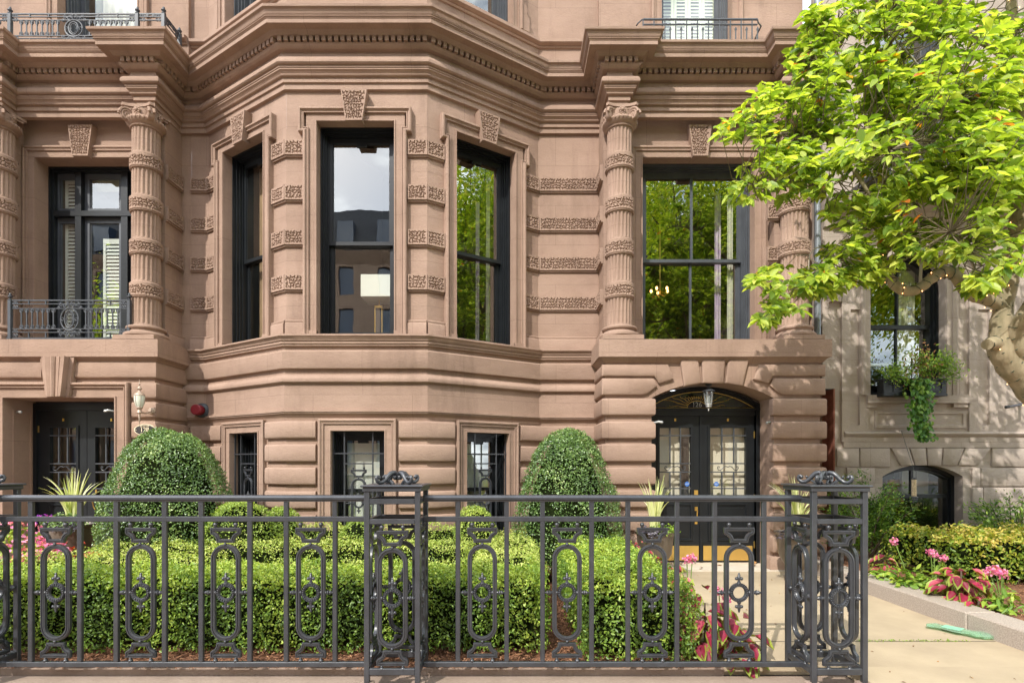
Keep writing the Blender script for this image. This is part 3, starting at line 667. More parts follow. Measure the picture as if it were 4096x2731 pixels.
for (a, za), (b, zb) in zip(AR, AR[1:]):
    mb.quad((a, 0, za), (b, 0, zb), (b, 0, 2.885), (a, 0, 2.885)); mb.quad((a, 0, za), (b, 0, zb), (b, -.50, zb), (a, -.50, za))
for s in (-1, 1): mb.quad((CXD+s*HWD, 0, -.2), (CXD+s*HWD, -.50, -.2), (CXD+s*HWD, -.50, 2.43), (CXD+s*HWD, 0, 2.43))
mb.fr = WORLD
mb.quad((1.32, 8.5, -.2), (1.32, 7.76, -.2), (1.32, 7.76, 2.885), (1.32, 8.5, 2.885)); mb.quad((4.345, 8.5, -.2), (4.345, 7.76, -.2), (4.345, 7.76, 2.885), (4.345, 8.5, 2.885))
mb.build('portico_wall', STONE, H6, smooth=0)
rows = [(2.177, 2.42), (1.85, 2.098), (1.528, 1.784), (1.205, 1.455), (.885, 1.135), (.56, .81), (.25, .49)]
mb = MB()
for i, (a, b) in enumerate(rows):
    e = .0 if i else .045
    mb.sweep([(1.32, 8.5), (1.32, 7.76), (CXD-HWD-.02, 7.76), (CXD-HWD-.02, 7.80)], block_prof(a, b))
    mb.sweep([(CXD+HWD+.02, 7.80), (CXD+HWD+.02, 7.76), (4.345, 7.76), (4.345, 8.5)], block_prof(a, b))
mb.sweep([(1.32, 8.5), (1.32, 7.76), (CXD-HWD+.0, 7.76), (CXD-HWD, 7.9)], [(0, -.1), (.09, -.1), (.09, .17), (.07, .2), (0, .2)])
mb.sweep([(CXD+HWD, 7.9), (CXD+HWD, 7.76), (4.345, 7.76), (4.345, 8.5)], [(0, -.1), (.09, -.1), (.09, .17), (.07, .2), (0, .2)])
pieces(mb, 'rusticated_block', STONE, H6, 50)
def Q(*pts): return [((2000+x/2.119-CX)/F*7.70, pz(1300+y/2.119, 7.70)) for x, y in pts]
polys = [Q((1715, 285), (1915, 285), (1898, 488), (1722, 488)), Q((1530, 285), (1682, 285), (1706, 488), (1566, 515)), Q((1940, 285), (2115, 285), (2062, 512), (1916, 488))]
Pa = Q((1410, 530), (1372, 430)); Pb = Q((1395, 545), (1295, 612), (1262, 590))
A6 = [(1.262, 2.735), (1.262, 2.893), (2.19, 2.893), (2.268, 2.69), (2.06, 2.632), (2.0, 2.735)]
B6 = [(1.262, 2.47), (1.262, 2.70), (1.985, 2.70), (2.035, 2.60), (1.90, 2.49), (1.83, 2.47)]
mb = MB(Fr(0, 7.76))
polys += [A6, B6]+[[(2*CXD-u, z) for u, z in reversed(p)] for p in (A6, B6)]
for p in polys: mb.prism(p, 0, .058, .02)
pieces(mb, 'voussoir', STONE, H6, 50)
mb = MB()
for a, b in ((2.735, 2.893), (2.47, 2.70)):
    mb.sweep([(1.32, 8.5), (1.32, 7.765)], block_prof(a, b, .058, r=.02)); mb.sweep([(4.345, 7.765), (4.345, 8.5)], block_prof(a, b, .058, r=.02))
pieces(mb, 'side_block', STONE, H6, 50)
# --- basement rustication round the bay and its windows
brow = [(1.845, 2.085), (1.527, 1.77), (1.213, 1.452), (.89, 1.13), (.565, .805), (.24, .48)]
def corner(fr1, a, fr2, b): p, q = fr1(a, 0, 0)[:2], fr2(b, 0, 0)[:2]; return p, q
g = .20
mb = MB()
for z0, z1 in brow:
    P_ = block_prof(z0, z1, .055)
    mb.sweep([(XS+.02, 8.5), (-4.687, 8.5), FL(bl[0]-g, 0, 0)[:2]], P_)
    mb.sweep([FL(bl[1]+g, 0, 0)[:2], (-3.079, 7.51), FC(bc[0]-g, 0, 0)[:2]], P_)
    mb.sweep([FC(bc[1]+g, 0, 0)[:2], (-1.161, 7.51), FR_(br[0]-g, 0, 0)[:2]], P_)
    mb.sweep([FR_(br[1]+g, 0, 0)[:2], (.406, 8.5), (1.30, 8.5)], P_)
pieces(mb, 'rusticated_block', STONE, H6, 50)
MB().sweep(bay_path[1:], [(0, -.2), (.09, -.2), (.09, .12), (.07, .15), (0, .16)]).build('plinth', STONE, H6)
# ------------------------------------------------------------------ cast ornament (shared)
def oval_path(hw, hh, n=12):
    pts = []
    for cy, a0 in ((hh-hw, 0), (-(hh-hw), pi)):
        for i in range(n+1): a = a0+pi*i/n; pts.append((hw*cos(a), cy+hw*sin(a)))
    return pts
def rprof(w_, d):
    h = w_/2; return [(-h, -d), (-h, d*.55), (-h*.72, d*.62), (-h*.62, d*.9), (-h*.25, d*.95), (-h*.18, d*.5), (h*.18, d*.5), (h*.25, d*.95), (h*.62, d*.9), (h*.72, d*.62), (h, d*.55), (h, -d)]
def ornament_shapes(frame_m, s=1.0, knob=.0685):
    o = MB(lambda x, d, z: (x*s, -d*s, z*s)); o.sweep(oval_path(.0895, .3305), rprof(.032, .014), closed=True, flat=False, wrap=True)
    fm = MB(lambda x, d, z: (x*s, -d*s, z*s))
    arcp = [(-.11+.058*cos(a), .37+.058*sin(a)) for a in [pi/2*(1-i/5) for i in range(6)]]
    pt = [(.096, .452), (-.096, .452), (-.096, .430)]+arcp[1:]+[(-p[0], p[1]) for p in arcp[::-1]][:-1]+[(.096, .430)]
    for sg in (1, -1):
        pts = [(x, z*sg) for x, z in pt]; fm.sweep(pts, rprof(.026, .013), closed=True, flat=False, wrap=True)
        if sg == 1: pass
        for x in (-.073, .073):
            fm.ball((x, .002, sg*.487), .0165, 10); fm.ball((x, .002, sg*.471), .011, 6)
        fm.ball((0, .010, sg*.3475), .011, 8)
    r = MB(lambda x, d, z: (x*s, -d*s, z*s))
    r.lathe((0, 0, 0), [(.0425, -.010), (.0425, .006), (.047, .012), (.051, .006), (.062, .006), (.066, .012), (.0695, .004), (.0695, -.010)], 32, 'y')
    for i in range(22): a = 2*pi*i/22; r.ball((.0565*cos(a), .008, .0565*sin(a)), .0062, 6)
    for sg in (1, -1):
        r.lathe((0, 0, 0), [(.001, sg*.143), (.006, sg*.140), (.008, sg*.132), (.006, sg*.130), (.011, sg*.122), (.008, sg*.119), (.014, sg*.110), (.012, sg*.098), (.009, sg*.085), (.016, sg*.066)], 10)
        for x in (-.018, .018): r.ball((x, .0, sg*.100), .0125, 8)
        r.ball((sg*.0735, 0, 0), .014, 8)
        r.lathe((sg*.105, 0, 0), [(0.004, 0), (.012, 0), (.013, sg*.006), (.009, sg*.010), (.018, sg*.016), (.019, sg*.022), (.010, sg*.027), (.015, sg*.033), (.014, sg*.038), (.007, sg*.044), (.007, sg*(.044+knob-.045))], 12, 'x')
    return o, fm, r
def ornament(parent, m, s=1.0, knob=.0685, name='cast_ornament'):
    o, fm, r = ornament_shapes(m, s, knob)
    oo = o.build(name, m, parent, smooth=45); lo, hi = MB(), MB(); lo.v = fm.v; hi.v = fm.v
    lo.f = [f for f in fm.f if fm.v[f[0]][2] < 0]; hi.f = [f for f in fm.f if fm.v[f[0]][2] >= 0]
    for q in (hi, lo):
        ix = {i: n for n, i in enumerate(sorted({i for f in q.f for i in f}))}; q.v = [q.v[i] for i in ix]; q.f = [[ix[i] for i in f] for f in q.f]; q.build('scroll_frame', m, oo, smooth=45)
    r.build('beaded_ring', m, oo, smooth=50); return oo
protoO = [None, None]
def place_ornament(parent, fr, u, d, z, m, s=1.0, k=0, knob=.0685):
    """copies of one casting, shared mesh"""
    if protoO[k] is None:
        e = bpy.data.objects.new('tmp', None); W[e.name] = Vector(); o = ornament(None, m, s, knob); protoO[k] = o
        o.parent = parent; x = o
    else: x = copy_tree(protoO[k], parent)
    p = Vector(fr(u, d, z))-W[parent.name]
    a = math.atan2(fr.uy, fr.ux) if isinstance(fr, Fr) else 0
    x.location = p; x.rotation_euler = (0, 0, a); return x
# --- basement windows with grilles
for fr, (a, b), cur in ((FL, bl, 1), (FC, bc, 2), (FR_, br, 2)):
    architrave(H6, fr, a, b, .40, 1.95, .165, STONE, out=.05)
    wn = sash_window(H6, fr, a, b, .42, 1.95, 1.12, WOOD, d0=-.10, depth=1.1, top_rail=.05)
    MB(fr).box(a+.09, b-.13, -.372, -.365, .45, 1.80).build('roller_blind', WHITE, wn)
    G = MB(fr); d = -.05; t = .009
    c = (a+b)/2
    for u in (a+.012, b-.012): G.box(u-t, u+t, d-t, d+t, .44, 1.94)
    for u in (a+.165, b-.175): G.box(u-t, u+t, d-t, d+t, .44, 1.94)
    G.box(a, b, d-t-.002, d+t+.002, 1.645-t, 1.645+t); G.box(a+.165, b-.175, d-t-.002, d+t+.002, 1.505-t, 1.505+t); G.box(a, b, d-t-.002, d+t+.002, .50, .52)
    gr = G.build('window_grille', IRON, H6, smooth=0)
    place_ornament(gr, fr, c-.005, d, .96, IRON)
# ------------------------------------------------------------------ left house (128)
C8 = -6.31
pathL = [(-9.5, 8.5), (-8.6, 8.5), (-8.0, 8.5), (-7.49, 8.5), (-7.49, 7.88), (-7.32, 7.88), (-7.32, 8.11), (-5.305, 8.11), (-5.305, 7.88), (-5.135, 7.88), (-5.135, 8.5)]
MB().sweep(pathL[3:], ENT).build('entablature', STONE2, H8); dentils(H8, pathL[3:], STONE2)
mb = MB(Fr(0, YP)); LO = (-7.166, -5.67, 3.24, 6.09)
mb.grid_wall(-7.52, -5.10, 3.2, 6.7, [LO]); mb.reveal(*LO, 0, -.22)
mb.fr = WORLD; mb.quad((-5.10, 8.5, 3.2), (-5.10, 8.09, 3.2), (-5.10, 8.09, 6.7), (-5.10, 8.5, 6.7))
mb.quad((-5.11, 8.499, -.2), (XS, 8.499, -.2), (XS, 8.499, 6.7), (-5.11, 8.499, 6.7))
mb.quad((-9.5, 8.5, -.2), (-7.52, 8.5, -.2), (-7.52, 8.5, 6.7), (-9.5, 8.5, 6.7)); mb.quad((-7.52, 8.5, 3.2), (-7.52, 8.09, 3.2), (-7.52, 8.09, 6.7), (-7.52, 8.5, 6.7))
mb.build('wall', STONE2, H8, smooth=0)
for a, b in ((-7.6, -7.345), (-5.49, -5.102)): MB().box(a, b, 8.09, YP+.01, 3.2, 6.60).build('pilaster', STONE2, H8, smooth=0)
MB(Fr(0, 8.42)).grid_wall(-9, XS-.002, 7.43, 11.5, [(-6.93, -5.72, 7.9, 10.8)]).reveal(-6.93, -5.72, 7.9, 10.8, 0, -.2).quad((XS-.002, 0, 7.43), (XS-.002, -.1, 7.43), (XS-.002, -.1, 11.5), (XS-.002, 0, 11.5)).build('upper_wall', STONE2, H8, smooth=0)
FQ = Fr(0, 8.42)
architrave(H8, FQ, -6.93, -5.72, 7.9, 10.8, .17, STONE2, out=.05)
wu = sash_window(H8, FQ, -6.93, -5.72, 7.45, 10.8, 9.4, WOODG, d0=-.12, depth=1.2)
curtain(wu, FQ, -6.75, -5.8, 7.5, 10.7, -.5, CURT, 8)
MB().sweep([(XS-.3, 8.42), (XS-.02, 8.42)], [(-.02, 7.88), (.002, 7.9)]+UP[2:-2]+[(.02, 8.03), (-.02, 8.04)], caps=True).build('string_course', STONE2, H8)
mb = MB(); mb.sweep([(-5.10, 8.085), (-5.10, 8.5), (XS, 8.5)][::1], [(0, 3.24), (.02, 3.24), (.02, 3.3), (0, 3.31)])
FS8 = Fr(-5.10, 8.09, 0, 1)
for zc in (5.80, 5.19, 4.58, 3.97):
    worm_band(H8, FS8, .0, .39, zc, m=STONE2); worm_band(H8, Fr(-7.60, 8.09), .0, .25, zc, m=STONE2)
MB().sweep([(-5.10, 8.09), (-5.10, 8.5)], BASE).build('base_moulding', STONE2, H8)
FP8 = Fr(0, YP)
architrave(H8, FP8, LO[0], LO[1], 3.245, LO[3], .17, STONE2, out=.05)
keystone(H8, FP8, (LO[0]+LO[1])/2, 6.075, 6.535, .36, .235, .115, STONE2)
for x in (-5.27, -7.39): fluted_column(H8, x, 7.93, STONE2)
# its window: transom light, slim side light, two wide lights
fr = FP8; d = -.24
mb = MB(fr)
for i, (o, dd) in enumerate(((0, -.22), (.03, -.26))): mb.box(LO[0]+o, LO[0]+o+.03, -.5, dd, 3.24, LO[3]-o); mb.box(LO[1]-o-.03, LO[1]-o, -.5, dd, 3.24, LO[3]-o); mb.box(LO[0]+o+.03, LO[1]-o-.03, -.5, dd, LO[3]-o-.03, LO[3]-o)
mb.box(LO[0]+.06, LO[1]-.06, -.45, d, 5.34, 5.42); mb.box(-6.775, -6.68, -.45, d-.004, 3.24, 6.02); mb.box(-6.065, -5.965, -.45, d-.01, 3.24, 6.02)
ww = mb.build('window', WOOD, H8)
for a, b in ((LO[0]+.06, -6.775), (-6.68, -6.065), (-5.965, LO[1]-.06)):
    for za, zb in ((3.24, 5.34), (5.42, LO[3]-.06)):
        s = MB(fr); q = .075 if b-a > .35 else .04
        s.box(a, a+q, -.37, -.32, za, zb).box(b-q, b, -.37, -.32, za, zb).box(a+q, b-q, -.37, -.322, za, za+.07).box(a+q, b-q, -.37, -.322, zb-.08, zb)
        s.box(a+q, a+q+.015, -.36, -.335, za+.07, zb-.08).box(b-q-.015, b-q, -.36, -.335, za+.07, zb-.08)
        s.build('sash', WOODG, ww); pane(ww, fr, a+q, b-q, za+.07, zb-.08, -.35, tilt=.002)
room(ww, fr, LO[0]+.06, LO[1]-.06, 3.24, LO[3]-.03, -.51, 1.6)
louvres(ww, fr, -7.06, -6.70, 3.26, 6.0, -.405, WHITE); louvres(ww, fr, -6.46, -5.965, 3.26, 5.05, -.405, WHITE, panels=1)
MB(fr).box(-6.68, -5.965, -.47, -.455, 5.82, 6.05).build('blind_pelmet', PALE, ww)
# ledge, door front
pl8 = [(-7.66, 8.5), (-7.66, 7.76), (-5.04, 7.76), (-5.04, 8.5)]
MB().sweep(pl8, LED, caps=False).build('balcony_ledge', STONE2, H8)
MB().bbox(-5.27-.30, -5.27+.26, 7.655, 8.3, 3.236, 3.262, .004).build('pedestal_slab', STONE2, H8)
DO = (-7.136, -5.575, 0, 2.427)
mb = MB(Fr(0, 7.76)); mb.grid_wall(-7.66, -5.04, -.2, 2.885, [(DO[0], DO[1], -.3, DO[3])]); mb.reveal(DO[0], DO[1], -.2, DO[3], 0, -.5)
mb.fr = WORLD; mb.quad((-5.04, 8.5, -.2), (-5.04, 7.76, -.2), (-5.04, 7.76, 2.885), (-5.04, 8.5, 2.885)); mb.build('portico_wall', STONE2, H8, smooth=0)
architrave(H8, Fr(0, 7.76), DO[0], DO[1], 0, DO[3], .21, STONE2, out=.075)
MB(Fr(DO[0], 7.76, 0, 1)).box(.10, .12, -.0, .012, .3, 2.27).box(.38, .40, 0, .012, .3, 2.27).box(.12, .38, 0, .012, 2.25, 2.27).build('reveal_panel', STONE2, H8)
mb = MB()
for a, b in ((2.70, 2.935), (2.412, 2.644), (2.145, 2.371), (1.855, 2.098), (1.53, 1.785), (1.205, 1.455), (.885, 1.135), (.56, .81)):
    if a > 2.65:
        mb.sweep([(-6.13, 7.76), (-5.04, 7.76), (-5.04, 8.5)], block_prof(a, b, .05)); mb.sweep([(-7.66, 7.76), (-6.60, 7.76)], block_prof(a, b, .05))
    else: mb.sweep([(-5.335, 7.76), (-5.04, 7.76), (-5.04, 8.5)], block_prof(a, b, .05))
pieces(mb, 'rusticated_block', STONE2, H8, 50)
MB().sweep([(-5.04, 8.5), (XS, 8.5)], [(0, 2.2), (0, 2.3)]) 
mb = MB(Fr(0, 7.76))                      # fluted keystone over the door
def kz(t): return (2.985*(1-t)+2.43*t)
cu = -6.345
seg = [(-1, .085), (-.80, .085), (-.79, .12), (-.5, .155), (-.16, .14), (-.13, .17), (.0, .185), (.13, .17), (.16, .155), (.42, .175), (.46, .12), (.5, .12), (.52, .19), (.75, .19), (.76, .10), (1, .10)]
b0 = len(mb.v)
for t, hw in ((0, .245), (1, .165)):
    for s_, dd in seg: mb.P(cu+s_*hw, dd, kz(t))
n_ = len(seg)
for i in range(n_-1): mb.f.append([b0+i, b0+i+1, b0+n_+i+1, b0+n_+i])
for r_ in (0, n_):
    e = [mb.P(cu+s_*( .245 if r_ == 0 else .165), 0, kz(0 if r_ == 0 else 1)) for s_ in (1, -1)]; mb.f.append([b0+r_+i for i in range(n_)]+e)
mb.quad((cu-.245, 0, kz(0)), (cu-.245, .085, kz(0)), (cu-.165, .085, kz(1)), (cu-.165, 0, kz(1))); mb.quad((cu+.245, 0, kz(0)), (cu+.245, .1, kz(0)), (cu+.165, .1, kz(1)), (cu+.165, 0, kz(1)))
mb.build('keystone', STONE2, H8, smooth=0)
# ------------------------------------------------------------------ doors
def door_leaf(parent, u0, u1, z0, z1, fr, d, gz0, gz1, hinge_left, kick=True, knob=True):
    mb = MB(fr); gw0, gw1 = u0+.13, u1-.13 if not hinge_left else u1-.15
    if hinge_left: gw0 = u0+.18
    mb.grid_wall(u0, u1, z0, z1, [(gw0, gw1, gz0, gz1)], d=d); mb.reveal(gw0, gw1, gz0, gz1, d, d-.05)
    mb.quad((u0, d, z0), (u0, d-.05, z0), (u0, d-.05, z1), (u0, d, z1)); mb.quad((u1, d, z0), (u1, d-.05, z0), (u1, d-.05, z1), (u1, d, z1))
    pz0, pz1 = z0+.30, gz0-.12
    for (a, b, c, e) in ((gw0-.03, gw1+.03, pz0, pz1),):
        mb.sweep([(a, c), (a, e), (b, e), (b, c)], [(0, d), (.008, d+.016), (.028, d+.018), (.04, d+.002)], closed=True, flat=False); mb.box(a+.075, b-.075, d, d+.012, c+.075, e-.075)
    mb.box(gw0-.035, gw0, d, d+.015, gz0-.035, gz1+.035).box(gw1, gw1+.035, d, d+.015, gz0-.035, gz1+.035).box(gw0, gw1, d, d+.015, gz1, gz1+.035).box(gw0, gw1, d, d+.015, gz0-.035, gz0)
    L_ = mb.build('door_leaf', WOOD, parent)
    pane(L_, fr, gw0, gw1, gz0, gz1, d-.03, GLASSD)
    g = MB(fr); w3_ = (gw1-gw0)/3; H_ = gz1-gz0; t = .009
    for k in (1, 2): g.box(gw0+w3_*k-t, gw0+w3_*k+t, d-.01, d+.012, gz0, gz1-.0) if False else (g.box(gw0+w3_*k-t, gw0+w3_*k+t, d-.01, d+.012, gz0, gz0+H_*.345), g.box(gw0+w3_*k-t, gw0+w3_*k+t, d-.01, d+.012, gz0+H_*.47, gz1))
    for f in (.10, .345, .47, .885): g.box(gw0, gw1, d-.012, d+.014, gz0+H_*f-t, gz0+H_*f+t)
    zc = gz0+H_*.40; uc = (gw0+gw1)/2
    for s in (-1, 1):
        pts = [fr(uc+s*x, d+.004, zc+y) for x, y in ((0, .018), (.03, .03), (.06, .02), (.085, -.01), (.11, -.032), (.14, -.025), (.155, .0), (.15, .025), (.135, .03), (.127, .015), (.135, .004))]
        gg = MB(); gg.tube(pts, .0065, 6); off_ = len(g.v); g.v += gg.v; g.f += [[i+off_ for i in f] for f in gg.f]
    g.build('door_grille', WOODG, L_)
    if kick: MB(fr).bbox(u0+.03, u1-.03, d+.002, d+.007, z0+.012, z0+.232, .002).build('kick_plate', BRASSB, L_)
    for z in (z1-.28, z0+.95, z0+.25):
        x = u0 if hinge_left else u1
        MB(fr).box(x-.012, x+.012, d-.002, d+.012, z-.05, z+.05).build('hinge', BRASS, L_)
    MB(fr).box((gw0+gw1)/2-.012, (gw0+gw1)/2+.012, d+.001, d+.010, gz1+.10, gz1+.14).build('badge', BRASS, L_)
    return L_
FD = Fr(0, 8.24)
mb = MB(FD)                                # frame of 126
fl_ = arc_pts(HWD, 2.39, .255)
dz = 2.217
for s in (0, 1):
    a = CXD-HWD if s == 0 else CXD+HWD-.06
    mb.box(a, a+.06, -.06, .05, 0, 2.40); mb.box(a+(.045 if s == 0 else -.0), a+(.062 if s == 0 else .015), -.06, .07, 0, 2.38)
mb.box(CXD-HWD, CXD+HWD, -.06, .04, dz, 2.30); mb.box(CXD-HWD, CXD+HWD, -.04, .065, 2.30, 2.33)
for k, (o0, o1, dd) in enumerate(((0, .03, .06), (.03, .055, .03))):
    A_ = [(CXD+(u-CXD)*(1-o0/HWD), z-o0) for u, z in fl_]; B_ = [(CXD+(u-CXD)*(1-o1/HWD), z-o1) for u, z in fl_]
    for i in range(len(fl_)-1):
        mb.quad((*[A_[i][0]], dd, A_[i][1]), (A_[i+1][0], dd, A_[i+1][1]), (B_[i+1][0], dd, B_[i+1][1]), (B_[i][0], dd, B_[i][1]))
        mb.quad((B_[i][0], dd, B_[i][1]), (B_[i+1][0], dd, B_[i+1][1]), (B_[i+1][0], -.03, B_[i+1][1]), (B_[i][0], -.03, B_[i][1]))
door6 = mb.build('door', WOOD, H6)
fan = [(CXD+(u-CXD)*(1-.055/HWD), z-.055) for u, z in fl_]
MB(FD).poly([(u, .0, z) for u, z in fan]+[(CXD+.80, .0, 2.33), (CXD-.80, .0, 2.33)]) 
mb = MB(FD); mb.poly([(u, .005, z) for u, z in fan]+[(fan[-1][0], .005, 2.33), (fan[0][0], .005, 2.33)])
FANM = mat('black_fanlight_glass', (.012, .012, .014), .15, spec=.6); fanl = mb.build('fanlight', FANM, door6, smooth=0)
g = MB()
cz = 2.338; cxs = CXD-.065
pts = [FD(u*1.0, .012, z-.012) for u, z in fan]; g.tube(pts, .0045, 5); g.tube([FD(fan[0][0], .012, 2.338), FD(fan[-1][0], .012, 2.338)], .0045, 5)
g.tube([FD(cxs+.145*cos(a), .012, cz+.105*sin(a)) for a in [pi*i/16 for i in range(17)]], .0045, 5)
for i in range(17):
    a = pi*(i+.5)/17; r0 = .15; lim = .62 if i % 2 else .42
    lim = min(lim, .19/max(sin(a), .05)); pp = []
    for k in range(12):
        t = k/11; rr = r0+(lim-r0)*t; wv = .014*sin(t*2*pi*1.5)*t
        pp.append(FD(cxs+rr*cos(a)-wv*sin(a)*1.2, .012, cz+rr*sin(a)*.9+wv*cos(a)))
    g.tube(pp, [.0052*(1-.5*k/11) for k in range(12)], 4)
g.build('sunburst', GOLD, fanl)
def text(name, s, size, loc, m, parent=None, rot=(R(90), 0, 0), ext=.003, font_sc=1, spacing=1.0):
    c = bpy.data.curves.new(name, 'FONT'); c.body = s; c.size = size; c.extrude = ext; c.align_x = 'CENTER'; c.align_y = 'CENTER'; c.space_character = spacing
    o = bpy.data.objects.new(name, c); COL.objects.link(o); dg = bpy.context.evaluated_depsgraph_get(); me = bpy.data.meshes.new_from_object(o.evaluated_get(dg)); bpy.data.objects.remove(o)
    me.materials.clear(); me.materials.append(m); o = bpy.data.objects.new(name, me); COL.objects.link(o)
    if parent: o.parent = parent; o.location = Vector(loc)-W[parent.name]
    else: o.location = loc
    o.rotation_euler = rot; o.scale = (font_sc, 1, 1); W[o.name] = Vector(loc); return o
text('house_number', '126', .105, FD(cxs, .014, cz+.045), SILV, fanl, font_sc=.95)
l1 = door_leaf(door6, CXD-.80, CXD-.004, .045, dz, FD, .0, 1.034, 2.04, True)
l2 = door_leaf(door6, CXD+.004, CXD+.80, .045, dz, FD, .0, 1.034, 2.04, False)
m_ = MB(FD).box(CXD-.02, CXD+.02, .0, .02, .045, dz); m_.build('astragal', WOOD, door6)
MB(FD).bbox(CXD-.105, CXD-.045, .002, .014, 1.03, 1.11, .003).build('lock_plate', BRASS, l1)
hd = MB(FD); hd.bbox(CXD-.095, CXD-.055, .002, .012, .80, .86, .003); hd.bbox(CXD-.095, CXD-.055, .002, .012, .60, .66, .003)
hd.build('handle_plate', BRASS, l1); MB().tube([FD(CXD-.075, .01, .85), FD(CXD-.075, .05, .86), FD(CXD-.075, .065, .80), FD(CXD-.075, .05, .70), FD(CXD-.075, .01, .63)], [.008, .008, .01, .009, .007], 8).build('handle', BRASS, l1)
for (lf, u) in ((l1, CXD-.20), (l2, CXD+.24)):
    s = MB(FD); s.prism([(u+.036*cos(a), 1.20+.036*sin(a)) for a in [2*pi*i/16 for i in range(16)]], -.02, -.018); s.build('security_sticker', mat('blue_sticker', (.05, .16, .5), .5), lf)
    text('sticker_lettering', 'ADT', .028, FD(u, -.016, 1.20), WHITE, lf, ext=.0005)
room(door6, FD, CXD-.8, CXD+.8, .05, 2.3, -.07, .12, ROOML, ex=.1, name='hall')
MB(FD).box(CXD-.27, CXD-.15, -.16, -.13, 0, 1.9).build('hall_wall_return', ROOM, door6)
# door catches: small silver hooks on either side
for h, x, y, z, s in ((H6, CXD-HWD+.03, 7.70, 2.08, 1), (H6, CXD+HWD-.0, 7.80, 2.08, -1), (H8, DO[0]+.02, 7.9, 2.24, 1), (H8, DO[1]-.02, 7.72, 2.24, -1)):
    MB().tube([(x-s*.03, y+.05, z), (x, y, z), (x+s*.05, y-.03, z+.01), (x+s*.085, y-.035, z)], [.01, .012, .016, .018], 8).ball((x+s*.09, y-.035, z), .02, 8).build('door_hook', SILV, h)
# door of 128
F8 = Fr(0, 8.23); mb = MB(F8)
mb.box(DO[0], DO[0]+.05, -.06, .04, 0, 2.40).box(DO[1]-.05, DO[1], -.06, .04, 0, 2.40).box(DO[0]+.05, DO[1]-.05, -.06, .04, 2.30, 2.42)
door8 = mb.build('door', WOOD, H8)
k1 = door_leaf(door8, DO[0]+.05, cu-.018, .045, 2.30, F8, 0, 1.03, 2.04, True, kick=False)
k2 = door_leaf(door8, cu-.010, DO[1]-.05, .045, 2.30, F8, 0, 1.03, 2.04, False, kick=False)
MB(F8).bbox(cu+.09, cu+.14, .002, .014, 1.06, 1.12, .003).build('lock_plate', BRASS, k2)
MB().tube([F8(cu+.11, .01, 1.0), F8(cu+.11, .05, 1.0), F8(cu+.115, .06, .94), F8(cu+.115, .04, .86), F8(cu+.115, .01, .82)], .008, 6).build('handle', BRASS, k2)
room(door8, F8, DO[0]+.05, DO[1]-.05, .05, 2.35, -.07, 1.8, mat('ochre_hall', (.26, .16, .09), .9), ex=.1, name='hall')
MB(F8).box(-6.85, -6.6, -1.2, -1.1, .3, 1.5).build('red_hanging', mat('dark_red', (.22, .03, .02), .8), door8)
MB(F8).box(-5.98, -5.82, -.5, -.48, 1.4, 2.1).build('green_banner', mat('green_banner', (.02, .12, .07), .7), door8)
text('banner_lettering', '26', .09, F8(-5.9, -.45, 1.62), WHITE, door8, ext=.001)
# ------------------------------------------------------------------ neighbour house on the right
YN = 8.2; FN = Fr(0, YN)
H4 = thing('brownstone_house', (6, YN, 0), 'greyer brownstone house at the right with arched windows, dappled by tree shade', 'house')
WA = (5.337, 6.455, 2.52, 4.10); cxa = (WA[0]+WA[1])/2; ra = (WA[1]-WA[0])/2
BW = (px(3530, YN), px(3852, YN), .2, pz(1905, YN)); cb = (BW[0]+BW[1])/2; rb = (BW[1]-BW[0])/2; rise = pz(1858, YN)-BW[3]
barc = lambda hw, zs, rs, n=16: [(cb+hw*sin(-a0+2*a0*i/n)/sin(a0)*1.0, zs+rs-(Rr_-Rr_*cos(-a0+2*a0*i/n))) for i in range(n+1)] if False else None
def seg_arc(c, hw, zs, rise, n=16):
    Rr = (hw*hw+rise*rise)/(2*rise); a = math.asin(min(1, hw/Rr)); a = pi-a if rise > hw else a
    return [(c+Rr*sin(-a+2*a*i/n), zs+rise-Rr+Rr*cos(-a+2*a*i/n)) for i in range(n+1)]
def arch_wall(mb, u0, u1, z0, z1, hole, arc, dep):
    a, b, hz, zs = hole
    mb.grid_wall(u0, a, z0, z1, []); mb.grid_wall(b, u1, z0, z1, []); mb.grid_wall(a, b, z0, hz, [])
    for (p, q), (r, s) in zip(arc, arc[1:]): mb.quad((p, 0, q), (r, 0, s), (r, 0, z1), (p, 0, z1)); mb.quad((p, 0, q), (r, 0, s), (r, -dep, s), (p, -dep, q))
    mb.quad((a, 0, hz), (a, -dep, hz), (a, -dep, zs), (a, 0, zs)); mb.quad((b, 0, hz), (b, -dep, hz), (b, -dep, zs), (b, 0, zs)); mb.quad((a, 0, hz), (b, 0, hz), (b, -dep, hz), (a, -dep, hz))
arcA = seg_arc(cxa, ra, WA[3], ra*.999, 24); arcB = seg_arc(cb, rb, BW[3], rise)
mb = MB(FN); arch_wall(mb, 4.816, 12.5, 2.4, 5.0, WA, arcA, .16); arch_wall(mb, 4.816, 12.5, -.2, 1.96, BW, arcB, .22)
mb.grid_wall(4.816, 12.5, 1.96, 2.4, []); mb.grid_wall(4.63, 4.816, 2.62, 5.0, [])
U2 = (5.337, 6.455, 5.9, 8.4); mb.grid_wall(4.63, 12.5, 5.0, 11, [U2, (7.6, 8.7, 5.9, 8.4)]); mb.reveal(*U2, 0, -.16); mb.reveal(7.6, 8.7, 5.9, 8.4, 0, -.16)
mb.fr = WORLD; mb.quad((4.63, YN, 2.6), (4.63, 8.52, 2.6), (4.63, 8.52, 11), (4.63, YN, 11))
mb.build('wall', STONE3, H4, smooth=0)
MB().box(4.795, 4.8165, YN+.001, 8.53, -.2, 2.62, skip='z').build('brick_return', BRICK, H4, smooth=0)
